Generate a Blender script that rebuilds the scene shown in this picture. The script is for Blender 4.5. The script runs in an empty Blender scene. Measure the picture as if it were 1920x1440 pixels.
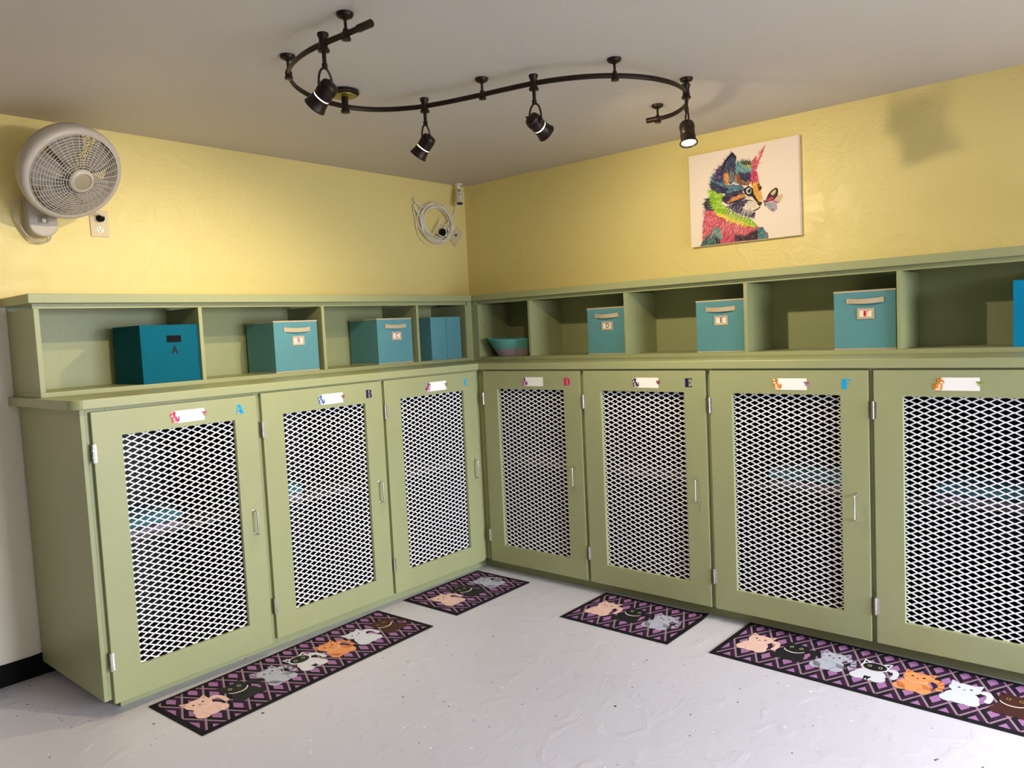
import bpy, math, random
from mathutils import Vector, Matrix
random.seed(7)
S = bpy.context.scene
COL = S.collection
PI = math.pi

# ---------------------------------------------------------------- camera
CAM = Vector((-3.971, -3.7826, 1.4202)); YAW, PITCH, ROLL, FPX = -.8595, -.0698, -.0477, 1438.44
_cy, _sy, _cp, _sp = math.cos(YAW), math.sin(YAW), math.cos(PITCH), math.sin(PITCH)
FWD = Vector((-_sy*_cp, _cy*_cp, _sp)); _r = Vector((_cy, _sy, 0)); _u = _r.cross(FWD)
RIGHT = math.cos(ROLL)*_r + math.sin(ROLL)*_u; UP = -math.sin(ROLL)*_r + math.cos(ROLL)*_u
cd = bpy.data.cameras.new('camera'); cam = bpy.data.objects.new('camera', cd); COL.objects.link(cam)
m = Matrix((RIGHT, UP, -FWD)).transposed().to_4x4(); m.translation = CAM; cam.matrix_world = m
cd.sensor_fit = 'HORIZONTAL'; cd.sensor_width = 36; cd.lens = 36*FPX/1920; cd.clip_start = .05; cd.clip_end = 50
S.camera = cam

def at(px, py, ax, v):
    """point of the photograph's frame on the world plane (axis ax = v)"""
    d = FWD + RIGHT*((px-960)/FPX) - UP*((py-720)/FPX)
    return CAM + d*((v-CAM[ax])/d[ax])

# ---------------------------------------------------------------- world, lights, exposure
w = bpy.data.worlds.new('world'); S.world = w; w.use_nodes = True
w.node_tree.nodes['Background'].inputs[0].default_value = (.75, .87, 1, 1)
w.node_tree.nodes['Background'].inputs[1].default_value = .6
S.view_settings.view_transform = 'Standard'; S.view_settings.look = 'None'
S.view_settings.exposure = 0.0; S.view_settings.gamma = 1; S.view_settings.use_curve_mapping = False
S.cycles.max_bounces = 10; S.cycles.diffuse_bounces = 6; S.cycles.sample_clamp_indirect = 6

def light(name, kind, loc, direction, energy, color, **kw):
    d = bpy.data.lights.new(name, kind); o = bpy.data.objects.new(name, d); COL.objects.link(o)
    o.location = loc; o.rotation_euler = Vector(direction).to_track_quat('-Z', 'Y').to_euler()
    d.energy = energy; d.color = color
    for k, v in kw.items(): setattr(d, k, v)
    return o
# daylight through the glazed door and window of the wall behind the camera
light('daylight_door', 'AREA', (-1.40, -6.42, 1.25), (-.02, 1, -.82), 190, (.84, .90, 1), shape='RECTANGLE', size=1.7, size_y=1.8, spread=math.radians(115))
light('daylight_window', 'AREA', (-4.1, -6.42, 1.45), (.04, 1, -.25), 24, (1, .96, .88), shape='RECTANGLE', size=1.9, size_y=1.2)
WARM = (1, .83, .54)
HEADS = [((-2.399, -1.683), (-.26, 1.0, -.84), 46), ((-1.676, -1.394), (-.30, 1.0, -1.15), 46), ((-1.560, -1.886), (1.0, -.16, -.62), 62), ((-.983, -2.240), (-.22, -.20, -1.0), 30)]

# ---------------------------------------------------------------- materials
def srgb(r, g, b):
    f = lambda c: (c/255/12.92) if c/255 <= .04045 else ((c/255+.055)/1.055)**2.4
    return (f(r), f(g), f(b), 1)
def mat(name, col, rough=.5, metal=0, bump=0, bscale=60, var=0, vscale=3, spec=.5, coat=0, detail=4):
    m = bpy.data.materials.new(name); m.use_nodes = True; nt = m.node_tree; b = nt.nodes['Principled BSDF']
    b.inputs['Base Color'].default_value = col; b.inputs['Roughness'].default_value = rough
    b.inputs['Metallic'].default_value = metal; b.inputs['Specular IOR Level'].default_value = spec
    b.inputs['Coat Weight'].default_value = coat
    tc = nt.nodes.new('ShaderNodeTexCoord')
    if bump:
        n = nt.nodes.new('ShaderNodeTexNoise'); n.inputs['Scale'].default_value = bscale; n.inputs['Detail'].default_value = detail
        nt.links.new(tc.outputs['Object'], n.inputs['Vector'])
        bp = nt.nodes.new('ShaderNodeBump'); bp.inputs['Strength'].default_value = bump; bp.inputs['Distance'].default_value = .01
        nt.links.new(n.outputs['Fac'], bp.inputs['Height']); nt.links.new(bp.outputs['Normal'], b.inputs['Normal'])
    if var:
        n = nt.nodes.new('ShaderNodeTexNoise'); n.inputs['Scale'].default_value = vscale; n.inputs['Detail'].default_value = 5
        nt.links.new(tc.outputs['Object'], n.inputs['Vector'])
        mx = nt.nodes.new('ShaderNodeMix'); mx.data_type = 'RGBA'
        mx.inputs[6].default_value = tuple(c*(1-var) for c in col[:3])+(1,); mx.inputs[7].default_value = tuple(min(1, c*(1+var)) for c in col[:3])+(1,)
        nt.links.new(n.outputs['Fac'], mx.inputs[0]); nt.links.new(mx.outputs[2], b.inputs['Base Color'])
    return m
GREEN = srgb(154, 158, 115)
M = dict(
    green=mat('green_paint', GREEN, .42, bump=.06, bscale=90, var=.05, vscale=8),
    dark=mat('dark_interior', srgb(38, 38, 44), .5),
    steel=mat('satin_steel', (.62, .60, .57, 1), .28, 1),
    white_metal=mat('white_metal', srgb(244, 244, 248), .35),
    bronze=mat('dark_bronze', srgb(46, 34, 26), .38, .6),
    brass=mat('aged_brass', srgb(150, 135, 60), .35, .7),
    paper=mat('white_paper', srgb(246, 243, 240), .7),
    teal=mat('teal_fabric', srgb(92, 145, 156), .9, bump=.15, bscale=400, var=.06, vscale=14, spec=.2),
    deepteal=mat('deep_teal_fabric', srgb(0, 90, 114), .9, bump=.15, bscale=400, var=.05, vscale=12, spec=.2),
    azure=mat('azure_fabric', srgb(0, 130, 175), .9, bump=.15, bscale=400, var=.05, vscale=12, spec=.2),
    beige=mat('beige_webbing', srgb(188, 172, 144), .85, bump=.2, bscale=300),
    card=mat('card', srgb(245, 232, 222), .7),
    black=mat('black_rubber', srgb(8, 8, 10), .8, spec=.2),
    fan=mat('fan_plastic', srgb(182, 174, 166), .45),
    fandark=mat('fan_hub_plastic', srgb(150, 140, 120), .5),
    white=mat('white_plastic', srgb(228, 222, 210), .4),
    almond=mat('almond_plate', srgb(208, 192, 158), .45),
    lens=mat('dark_lens', srgb(25, 10, 8), .12),
    aqua=mat('aqua_rope', srgb(112, 184, 182), .9, bump=.3, bscale=250, var=.08, vscale=40),
    greyrope=mat('grey_rope', srgb(170, 156, 164), .9, bump=.3, bscale=250, var=.08, vscale=40),
    blanket=mat('aqua_fleece', srgb(66, 128, 142), .95, bump=.3, bscale=120, var=.12, vscale=20),
    towel=mat('grey_fleece', srgb(150, 145, 165), .95, bump=.3, bscale=120, var=.12, vscale=20),
    matbase=mat('mat_edge', srgb(20, 18, 22), .85),
    beigewood=mat('shelf_board', srgb(92, 88, 84), .6),
    glass=mat('window_glass', (1, 1, 1, 1), .02),
)
M['glass'].node_tree.nodes['Principled BSDF'].inputs['Transmission Weight'].default_value = 1
def printed(name, rough=.6):
    m = bpy.data.materials.new(name); m.use_nodes = True; nt = m.node_tree; b = nt.nodes['Principled BSDF']
    b.inputs['Roughness'].default_value = rough; b.inputs['Specular IOR Level'].default_value = .3
    a = nt.nodes.new('ShaderNodeAttribute'); a.attribute_name = 'Col'; nt.links.new(a.outputs['Color'], b.inputs['Base Color'])
    return m
M['print'] = printed('printed_colours')
def emit(name, col, s):
    m = bpy.data.materials.new(name); m.use_nodes = True; b = m.node_tree.nodes['Principled BSDF']
    b.inputs['Base Color'].default_value = (1, 1, 1, 1); b.inputs['Emission Color'].default_value = col; b.inputs['Emission Strength'].default_value = s
    return m
M['bulb'] = emit('lit_bulb', (1, .93, .8, 1), 5)

def math_node(nt, op, a, b=None, clamp=False):
    n = nt.nodes.new('ShaderNodeMath'); n.operation = op; n.use_clamp = clamp
    for i, v in enumerate((a, b)):
        if v is None: continue
        if isinstance(v, (int, float)): n.inputs[i].default_value = v
        else: nt.links.new(v, n.inputs[i])
    return n.outputs[0]
def mixc(nt, f, a, b):
    n = nt.nodes.new('ShaderNodeMix'); n.data_type = 'RGBA'
    if isinstance(f, (int, float)): n.inputs[0].default_value = f
    else: nt.links.new(f, n.inputs[0])
    for i, v in ((6, a), (7, b)):
        if isinstance(v, tuple): n.inputs[i].default_value = v
        else: nt.links.new(v, n.inputs[i])
    return n.outputs[2]
def plaster(name, top, low=None, split=1.63, rough=.38, strength=.35, hard=True):
    m = bpy.data.materials.new(name); m.use_nodes = True; nt = m.node_tree; b = nt.nodes['Principled BSDF']
    b.inputs['Roughness'].default_value = rough; b.inputs['Specular IOR Level'].default_value = .4
    tc = nt.nodes.new('ShaderNodeTexCoord')
    n1 = nt.nodes.new('ShaderNodeTexNoise'); n1.inputs['Scale'].default_value = 7; n1.inputs['Detail'].default_value = 8; n1.inputs['Roughness'].default_value = .62; n1.inputs['Distortion'].default_value = 1.2
    n2 = nt.nodes.new('ShaderNodeTexNoise'); n2.inputs['Scale'].default_value = 1.3; n2.inputs['Detail'].default_value = 3
    n3 = nt.nodes.new('ShaderNodeTexNoise'); n3.inputs['Scale'].default_value = 95; n3.inputs['Detail'].default_value = 3
    for n in (n1, n2, n3): nt.links.new(tc.outputs['Object'], n.inputs['Vector'])
    r = nt.nodes.new('ShaderNodeValToRGB'); r.color_ramp.elements[0].position = .42; r.color_ramp.elements[1].position = .62
    nt.links.new(n1.outputs['Fac'], r.inputs['Fac'])
    h = math_node(nt, 'ADD', math_node(nt, 'MULTIPLY', r.outputs[0], .7), math_node(nt, 'MULTIPLY', n3.outputs['Fac'], .35))
    bp = nt.nodes.new('ShaderNodeBump'); bp.inputs['Strength'].default_value = strength; bp.inputs['Distance'].default_value = .006
    nt.links.new(h, bp.inputs['Height']); nt.links.new(bp.outputs['Normal'], b.inputs['Normal'])
    v = math_node(nt, 'MULTIPLY', n2.outputs['Fac'], .22)
    dk = tuple(c*.86 for c in top[:3])+(1,)
    c = mixc(nt, v, top, dk)
    if low:
        sp = nt.nodes.new('ShaderNodeSeparateXYZ'); nt.links.new(tc.outputs['Object'], sp.inputs[0])
        zz = math_node(nt, 'ADD', sp.outputs[2], math_node(nt, 'MULTIPLY', n3.outputs['Fac'], .006))
        c = mixc(nt, math_node(nt, 'GREATER_THAN', zz, split), low, c)
    nt.links.new(c, b.inputs['Base Color'])
    return m
YEL = srgb(230, 212, 140)
M['wall_l'] = plaster('yellow_over_offwhite_plaster', YEL, srgb(236, 228, 212), 1.63)
M['wall_r'] = plaster('yellow_plaster', YEL)
M['wall_o'] = plaster('darkened_plaster', srgb(104, 96, 84))  # out-of-view walls, colour darkened on purpose to cut bounced light
M['ceil'] = plaster('ceiling_plaster', srgb(200, 192, 184), rough=.55, strength=.22)

def floor_mat():
    m = bpy.data.materials.new('grey_painted_concrete'); m.use_nodes = True; nt = m.node_tree; b = nt.nodes['Principled BSDF']
    b.inputs['Roughness'].default_value = .33
    tc = nt.nodes.new('ShaderNodeTexCoord')
    def vor(s):
        v = nt.nodes.new('ShaderNodeTexVoronoi'); v.inputs['Scale'].default_value = s; v.inputs['Randomness'].default_value = 1
        nt.links.new(tc.outputs['Object'], v.inputs['Vector']); return v
    def noise(s, d=4, dist=0):
        n = nt.nodes.new('ShaderNodeTexNoise'); n.inputs['Scale'].default_value = s; n.inputs['Detail'].default_value = d; n.inputs['Distortion'].default_value = dist
        nt.links.new(tc.outputs['Object'], n.inputs['Vector']); return n
    big = noise(1.6)
    c = mixc(nt, big.outputs['Fac'], srgb(208, 205, 215), srgb(197, 194, 204))
    gate = math_node(nt, 'GREATER_THAN', noise(.9, 2).outputs['Fac'], .36)
    for sc, thr, col in ((17, .055, srgb(40, 36, 40)), (31, .06, srgb(60, 54, 58)), (23, .06, srgb(240, 238, 236)), (47, .07, srgb(232, 228, 226))):
        v = vor(sc); sp = nt.nodes.new('ShaderNodeSeparateColor'); nt.links.new(v.outputs['Color'], sp.inputs[0])
        size = math_node(nt, 'MULTIPLY', math_node(nt, 'POWER', sp.outputs[0], 2.0), thr*2.0)
        f = math_node(nt, 'LESS_THAN', v.outputs['Distance'], size)
        f = math_node(nt, 'MULTIPLY', f, math_node(nt, 'LESS_THAN', sp.outputs[1], .6))
        f = math_node(nt, 'MULTIPLY', f, gate)
        c = mixc(nt, f, c, col)
    nt.links.new(c, b.inputs['Base Color'])
    r = nt.nodes.new('ShaderNodeValToRGB'); r.color_ramp.elements[0].position = .5; r.color_ramp.elements[1].position = .7
    nt.links.new(noise(9, 8, .7).outputs['Fac'], r.inputs['Fac'])
    bp = nt.nodes.new('ShaderNodeBump'); bp.inputs['Strength'].default_value = .19; bp.inputs['Distance'].default_value = .006
    nt.links.new(r.outputs[0], bp.inputs['Height']); nt.links.new(bp.outputs['Normal'], b.inputs['Normal'])
    return m
M['floor'] = floor_mat()

def mat_lattice(border_u, border_v):
    """printed diamond lattice of the floor mats, in the mat's own coordinates"""
    m = bpy.data.materials.new('diamond_lattice_print'); m.use_nodes = True; nt = m.node_tree; b = nt.nodes['Principled BSDF']
    b.inputs['Roughness'].default_value = .85; b.inputs['Specular IOR Level'].default_value = .2
    tc = nt.nodes.new('ShaderNodeTexCoord'); sp = nt.nodes.new('ShaderNodeSeparateXYZ'); nt.links.new(tc.outputs['Object'], sp.inputs[0])
    u, v = sp.outputs[0], sp.outputs[1]
    a = math_node(nt, 'DIVIDE', u, .0915); c = math_node(nt, 'DIVIDE', v, .173)
    s = math_node(nt, 'FRACT', math_node(nt, 'ADD', math_node(nt, 'ADD', a, c), 40.0)); t = math_node(nt, 'FRACT', math_node(nt, 'ADD', math_node(nt, 'SUBTRACT', a, c), 40.5))
    ds = math_node(nt, 'SUBTRACT', s, .5); dt = math_node(nt, 'SUBTRACT', t, .5)
    r = math_node(nt, 'MULTIPLY', math_node(nt, 'MAXIMUM', math_node(nt, 'ABSOLUTE', ds), math_node(nt, 'ABSOLUTE', dt)), 2)
    side = math_node(nt, 'GREATER_THAN', math_node(nt, 'ADD', ds, dt), 0)
    dark = mixc(nt, side, srgb(24, 20, 28), srgb(50, 26, 50))
    col = mixc(nt, math_node(nt, 'GREATER_THAN', r, .90), dark, srgb(152, 122, 142))
    col = mixc(nt, math_node(nt, 'LESS_THAN', r, .44), col, srgb(156, 108, 156))
    iu = math_node(nt, 'MULTIPLY', math_node(nt, 'GREATER_THAN', u, .022), math_node(nt, 'LESS_THAN', u, border_u-.022))
    iv = math_node(nt, 'MULTIPLY', math_node(nt, 'LESS_THAN', v, -.016), math_node(nt, 'GREATER_THAN', v, .022-border_v))
    col = mixc(nt, math_node(nt, 'MULTIPLY', iu, iv), srgb(18, 16, 20), col)
    nt.links.new(col, b.inputs['Base Color'])
    return m

# ---------------------------------------------------------------- mesh builder
class MB:
    def __init__(s): s.v = []; s.f = []; s.m = []; s.c = []
    def add(s, vs, fs, mi=0, col=None):
        o = len(s.v); s.v += [tuple(v) for v in vs]
        for f in fs: s.f.append(tuple(i+o for i in f)); s.m.append(mi); s.c.append(col)
    def box(s, x0, x1, y0, y1, z0, z1, mi=0, col=None, T=None):
        x0, x1 = sorted((x0, x1)); y0, y1 = sorted((y0, y1)); z0, z1 = sorted((z0, z1))
        vs = [Vector(p) for p in ((x0, y0, z0), (x1, y0, z0), (x1, y1, z0), (x0, y1, z0), (x0, y0, z1), (x1, y0, z1), (x1, y1, z1), (x0, y1, z1))]
        if T: vs = [T @ v for v in vs]
        s.add(vs, [(0, 3, 2, 1), (4, 5, 6, 7), (0, 1, 5, 4), (1, 2, 6, 5), (2, 3, 7, 6), (3, 0, 4, 7)], mi, col)
    def prism(s, pts, z0, z1, mi=0, T=None, col=None):
        n = len(pts); vs = [Vector((x, y, z0)) for x, y in pts]+[Vector((x, y, z1)) for x, y in pts]
        if T: vs = [T @ v for v in vs]
        s.add(vs, [tuple(range(n))[::-1], tuple(range(n, 2*n))]+[(i, (i+1) % n, (i+1) % n+n, i+n) for i in range(n)], mi, col)
    def lathe(s, prof, n=32, mi=0, T=None, cap0=True, cap1=True):
        """prof = [(radius, z)...] about local z"""
        vs = []
        for r, z in prof: vs += [Vector((r*math.cos(2*PI*k/n), r*math.sin(2*PI*k/n), z)) for k in range(n)]
        if T: vs = [T @ v for v in vs]
        fs = [(a*n+k, a*n+(k+1) % n, (a+1)*n+(k+1) % n, (a+1)*n+k) for a in range(len(prof)-1) for k in range(n)]
        if cap0: fs.append(tuple(range(n))[::-1])
        if cap1: fs.append(tuple(range((len(prof)-1)*n, len(prof)*n)))
        s.add(vs, fs, mi)
    def tube(s, pts, r, n=8, mi=0, closed=False, T=None, ry=None):
        pts = [Vector(p) for p in pts]
        if T: pts = [T @ p for p in pts]
        N = len(pts); vs = []; up = Vector((0, 0, 1)); prev = None
        for i, p in enumerate(pts):
            a = pts[(i-1) % N] if (closed or i > 0) else p; b = pts[(i+1) % N] if (closed or i < N-1) else p
            d = (b-a).normalized()
            if prev is None:
                x = d.cross(up)
                if x.length < .1: x = d.cross(Vector((1, 0, 0)))
                x.normalize()
            else:
                x = prev - d*prev.dot(d); x.normalize()
            prev = x; y = x.cross(d)
            vs += [p + x*r*math.cos(2*PI*k/n) + y*(ry or r)*math.sin(2*PI*k/n) for k in range(n)]
        fs = [(a*n+k, a*n+(k+1) % n, ((a+1) % N)*n+(k+1) % n, ((a+1) % N)*n+k) for a in range(N if closed else N-1) for k in range(n)]
        if not closed: fs += [tuple(range(n))[::-1], tuple(range((N-1)*n, N*n))]
        s.add(vs, fs, mi)
    def poly(s, pts, z, col, mi=0, T=None):
        vs = [Vector((x, y, z)) for x, y in pts]
        if T: vs = [T @ v for v in vs]
        s.add(vs, [tuple(range(len(pts)))], mi, col)
    def build(s, name, mats, parent=None, smooth=False, bevel=0, seg=2, angle=40):
        me = bpy.data.meshes.new(name); me.from_pydata(s.v, [], s.f)
        if not isinstance(mats, (list, tuple)): mats = [mats]
        for q in mats: me.materials.append(q)
        for p, i in zip(me.polygons, s.m): p.material_index = i
        if any(c is not None for c in s.c):
            at_ = me.color_attributes.new('Col', 'FLOAT_COLOR', 'CORNER')
            for p, c in zip(me.polygons, s.c):
                c = c or (1, 1, 1, 1)
                for li in p.loop_indices: at_.data[li].color = c
        me.update()
        import bmesh
        bm = bmesh.new(); bm.from_mesh(me)
        if not any(c is not None for c in s.c): bmesh.ops.recalc_face_normals(bm, faces=bm.faces)
        bm.to_mesh(me); bm.free()
        if smooth:
            me.shade_smooth() if hasattr(me, 'shade_smooth') else None
            me.set_sharp_from_angle(angle=math.radians(angle))
        o = bpy.data.objects.new(name, me); COL.objects.link(o)
        if parent: o.parent = parent
        if bevel:
            b = o.modifiers.new('bevel', 'BEVEL'); b.width = bevel; b.segments = seg; b.limit_method = 'ANGLE'; b.angle_limit = math.radians(45)
        return o
def thing(name, label, cat, loc=(0, 0, 0), rz=0, group=None):
    o = bpy.data.objects.new(name, None); o.empty_display_size = .05; COL.objects.link(o)
    o.location = loc; o.rotation_euler = (0, 0, rz); o['label'] = label; o['category'] = cat
    if group: o['group'] = group
    return o
def tag(o, label, cat, group=None):
    o['label'] = label; o['category'] = cat
    if group: o['group'] = group
    return o
def struct(o): o['kind'] = 'structure'; return o
def boxobj(name, x0, x1, y0, y1, z0, z1, m, parent=None, bevel=0):
    b = MB(); b.box(x0, x1, y0, y1, z0, z1); return b.build(name, m, parent, bevel=bevel)
def copy_tree(o, parent=None):
    c = o.copy(); COL.objects.link(c)
    if parent: c.parent = parent
    for ch in list(o.children): copy_tree(ch, c)
    return c
def ellipse(cx, cy, rx, ry, n=20, rot=0, a0=0, a1=2*PI):
    out = []; k = n if a1-a0 >= 2*PI-1e-6 else n+1
    for i in range(k):
        a = a0+(a1-a0)*i/n; x, y = rx*math.cos(a), ry*math.sin(a)
        out.append((cx+x*math.cos(rot)-y*math.sin(rot), cy+x*math.sin(rot)+y*math.cos(rot)))
    return out
def aim(loc, d):
    """matrix whose local +z points along d"""
    q = Vector(d).to_track_quat('Z', 'Y'); mm = q.to_matrix().to_4x4(); mm.translation = loc; return mm

# ---------------------------------------------------------------- room shell
ZC = 2.44; X0, Y0 = -8.6, -6.4
struct(boxobj('floor', X0-.1, .1, Y0-.1, .1, -.1, 0, M['floor']))
struct(boxobj('ceiling', X0-.1, .1, Y0-.1, .1, ZC, ZC+.1, M['ceil']))
struct(boxobj('wall_left', X0-.1, .1, 0, .1, 0, ZC, M['wall_l']))
struct(boxobj('wall_right', 0, .1, Y0-.1, 0, 0, ZC, M['wall_r']))
struct(boxobj('wall_west', X0-.1, X0, Y0, 0, 0, ZC, M['wall_o']))
b = MB()   # wall behind the camera with a door opening and a window opening
DX0, DX1, DZ1 = -2.35, -.55, 2.15; WX0, WX1, WZ0, WZ1 = -5.1, -3.1, .8, 2.1
b.box(X0, WX0, Y0-.1, Y0, 0, ZC); b.box(WX1, DX0, Y0-.1, Y0, 0, ZC); b.box(DX1, 0, Y0-.1, Y0, 0, ZC)
b.box(WX0, WX1, Y0-.1, Y0, 0, WZ0); b.box(WX0, WX1, Y0-.1, Y0, WZ1, ZC); b.box(DX0, DX1, Y0-.1, Y0, DZ1, ZC)
struct(b.build('wall_back', M['wall_o']))
for nm, x0, x1, z0, z1 in (('window_1', WX0, WX1, WZ0, WZ1), ('door_1', DX0, DX1, 0, DZ1)):
    b = MB(); t = .05
    b.box(x0, x0+t, Y0-.08, Y0+.01, z0, z1); b.box(x1-t, x1, Y0-.08, Y0+.01, z0, z1); b.box(x0+t, x1-t, Y0-.08, Y0+.01, z0, z0+t); b.box(x0+t, x1-t, Y0-.08, Y0+.01, z1-t, z1)
    b.box((x0+x1)/2-.03, (x0+x1)/2+.03, Y0-.08, Y0+.01, z0+t, z1-t)
    struct(b.build(nm, M['white_metal'], bevel=.003))
b = MB()   # black base strip with a hand-cut wavy top edge, on the left wall
N = 60; x0, x1 = X0, -2.80
def wav(i): return .098+.003*math.sin(i*1.7)+.002*math.sin(i*4.1+1)
for i in range(N):
    xa = x0+(x1-x0)*i/N; xb = x0+(x1-x0)*(i+1)/N
    b.add([(xa, -.006, 0), (xb, -.006, 0), (xb, -.006, wav(i+1)), (xa, -.006, wav(i)), (xa, -.0005, 0), (xb, -.0005, 0), (xb, -.0005, wav(i+1)), (xa, -.0005, wav(i))],
          [(0, 1, 2, 3), (7, 6, 5, 4), (3, 2, 6, 7), (0, 4, 5, 1)])
struct(b.build('baseboard_left', M['black']))

# ---------------------------------------------------------------- kennel cabinets
ZT, ZB = 1.1915, .0655; CT0, CT1 = 1.1994, 1.2368; FACE = .68; DEPTH = .677
def expanded_metal():
    """white expanded metal, local x 0..W, z 0..H, y = thickness direction"""
    W_, H_ = .474+.02, .917+.02; L, Sw = .054, .0242; hw = .0023; b = MB()
    nx = int(W_/L)+2; nz = int(H_/Sw)+2
    def seg(x0, z0, x1, z1):
        # clip to the sheet
        for _ in range(2):
            for (lo, hi, k) in ((0, W_, 0), (0, H_, 1)):
                p0, p1 = (x0, z0), (x1, z1)
                if p0[k] > p1[k]: x0, z0, x1, z1 = x1, z1, x0, z0; p0, p1 = (x0, z0), (x1, z1)
                if p1[k] <= lo or p0[k] >= hi: return
                if p0[k] < lo:
                    t = (lo-p0[k])/(p1[k]-p0[k]); x0 += t*(x1-x0); z0 += t*(z1-z0)
                if p1[k] > hi:
                    t = (hi-p0[k])/(p1[k]-p0[k]); x1 = p0[0]+t*(p1[0]-p0[0]); z1 = p0[1]+t*(p1[1]-p0[1])
        dx, dz = x1-x0, z1-z0; l = math.hypot(dx, dz)
        if l < 1e-4: return
        nxv, nzv = -dz/l*hw, dx/l*hw; y0, y1 = -.0018, .0018
        b.add([(x0-nxv, y0, z0-nzv), (x1-nxv, y0, z1-nzv), (x1+nxv, y0, z1+nzv), (x0+nxv, y0, z0+nzv), (x0-nxv, y1, z0-nzv), (x1-nxv, y1, z1-nzv), (x1+nxv, y1, z1+nzv), (x0+nxv, y1, z0+nzv)],
              [(0, 3, 2, 1), (4, 5, 6, 7), (0, 1, 5, 4), (1, 2, 6, 5), (2, 3, 7, 6), (3, 0, 4, 7)])
    for i in range(-1, nx+1):
        for j in range(-1, nz+1):
            cx, cz = i*L, j*Sw
            # bonds at (cx, cz) and (cx+L/2, cz+Sw/2)
            e = .0018
            seg(cx-e, cz, cx+e, cz); seg(cx+L/2-e, cz+Sw/2, cx+L/2+e, cz+Sw/2)
            for sx, ex in ((1, 1), (-1, -1)):
                for sz in (1, -1):
                    seg(cx+sx*e, cz, cx+sx*(L/2-e), cz+sz*Sw/2)
    return b.build('wire_mesh', M['white_metal'])
GLYPH = {  # heavy display capitals, unit height
    'A': [[(.22, 1), (.50, 1), (.92, 0), (.52, 0)], [(.22, 1), (.30, .9), (.10, 0), (0, 0)], [(.14, .22), (.56, .22), (.52, .32), (.16, .32)]],
    'B': [[(0, 0), (.36, 0), (.36, 1), (0, 1)], [(.44, .9), (.44, 1), (.66, .98), (.80, .86), (.80, .66), (.68, .54), (.44, .52), (.44, .6), (.54, .62), (.56, .88)], [(.44, 0), (.44, .1), (.56, .12), (.57, .44), (.44, .46), (.44, .54), (.70, .52), (.86, .38), (.86, .16), (.70, .02)]],
    'C': [[(.55, 1), (.28, .94), (.08, .74), (0, .5), (.08, .26), (.28, .06), (.55, 0), (.42, .18), (.38, .5), (.42, .82)], [(.55, 1), (.78, .88), (.80, .7), (.70, .8), (.55, .93)], [(.55, 0), (.78, .12), (.80, .3), (.70, .2), (.55, .07)]],
    'D': [[(0, 0), (.36, 0), (.36, 1), (0, 1)], [(.44, 0), (.70, .08), (.88, .28), (.92, .5), (.88, .72), (.70, .92), (.44, 1), (.44, .9), (.56, .8), (.60, .5), (.56, .2), (.44, .1)]],
    'E': [[(0, 0), (.42, 0), (.42, 1), (0, 1)], [(.42, 0), (.84, 0), (.84, .26), (.76, .1), (.42, .08)], [(.42, 1), (.84, 1), (.84, .76), (.76, .9), (.42, .92)], [(.42, .46), (.62, .46), (.68, .36), (.68, .66), (.62, .54), (.42, .54)]],
    'F': [[(0, 0), (.44, 0), (.44, 1), (0, 1)], [(.44, 1), (.86, 1), (.86, .76), (.78, .9), (.44, .92)], [(.44, .48), (.64, .48), (.70, .38), (.70, .66), (.64, .56), (.44, .56)]],
}
def glyph(b, ch, x, z, h, y, col, T=None):
    for k, pts in enumerate(GLYPH[ch]):
        vs = [Vector((x+px*h, y, z+pz*h)) for px, pz in pts]+[Vector((x+px*h, y+.0006, z+pz*h)) for px, pz in pts]
        n = len(pts)
        b.add(vs, [tuple(range(n)), tuple(range(n, 2*n))[::-1]]+[(i, (i+1) % n, (i+1) % n+n, i+n) for i in range(n)], 0, col)

def sticker_cat(ca, cb, cc, flip=1):
    """small sitting kitten cut-out, about 4.5 cm tall, in the x/z plane; y negative is outward"""
    b = MB(); T = Matrix(((flip, 0, 0, 0), (0, 0, -1, 0), (0, 1, 0, 0), (0, 0, 0, 1)))
    b.poly(ellipse(.004, -.008, .013, .015, 16), .0008, ca, T=T)                                   # body
    b.poly([(-.006, -.022), (.016, -.023), (.020, -.016), (.004, -.012)], .0009, cb, T=T)         # paws
    b.poly([(.014, -.020), (.024, -.012), (.024, .002), (.019, .006), (.020, -.004), (.013, -.012)], .0010, cc, T=T)  # tail
    b.poly(ellipse(-.003, .011, .0115, .010, 16), .0012, ca, T=T)                                  # head
    b.poly([(-.013, .015), (-.012, .028), (-.003, .020)], .0013, cb, T=T); b.poly([(.000, .020), (.008, .027), (.009, .014)], .0013, cc, T=T)
    b.poly(ellipse(-.006, .008, .005, .004, 10), .0014, (.9, .85, .8, 1), T=T)
    b.poly(ellipse(-.008, .013, .0015, .002, 8), .0015, (.02, .02, .03, 1), T=T); b.poly(ellipse(.001, .013, .0015, .002, 8), .0015, (.02, .02, .03, 1), T=T)
    b.poly(ellipse(.001, -.006, .005, .009, 10), .0011, cb, T=T)
    return b
def sticker_fly(ca, cb):
    b = MB(); T = Matrix(((1, 0, 0, 0), (0, 0, -1, 0), (0, 1, 0, 0), (0, 0, 0, 1)))
    for sx in (-1, 1):
        b.poly(ellipse(sx*.006, .004, .006, .004, 10, sx*.6), .001, ca, T=T); b.poly(ellipse(sx*.004, -.005, .004, .003, 10, -sx*.7), .0011, cb, T=T)
    b.poly([(-.0008, -.011), (.0008, -.011), (.001, .008), (-.001, .008)], .0012, (.15, .08, .08, 1), T=T)
    return b
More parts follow.
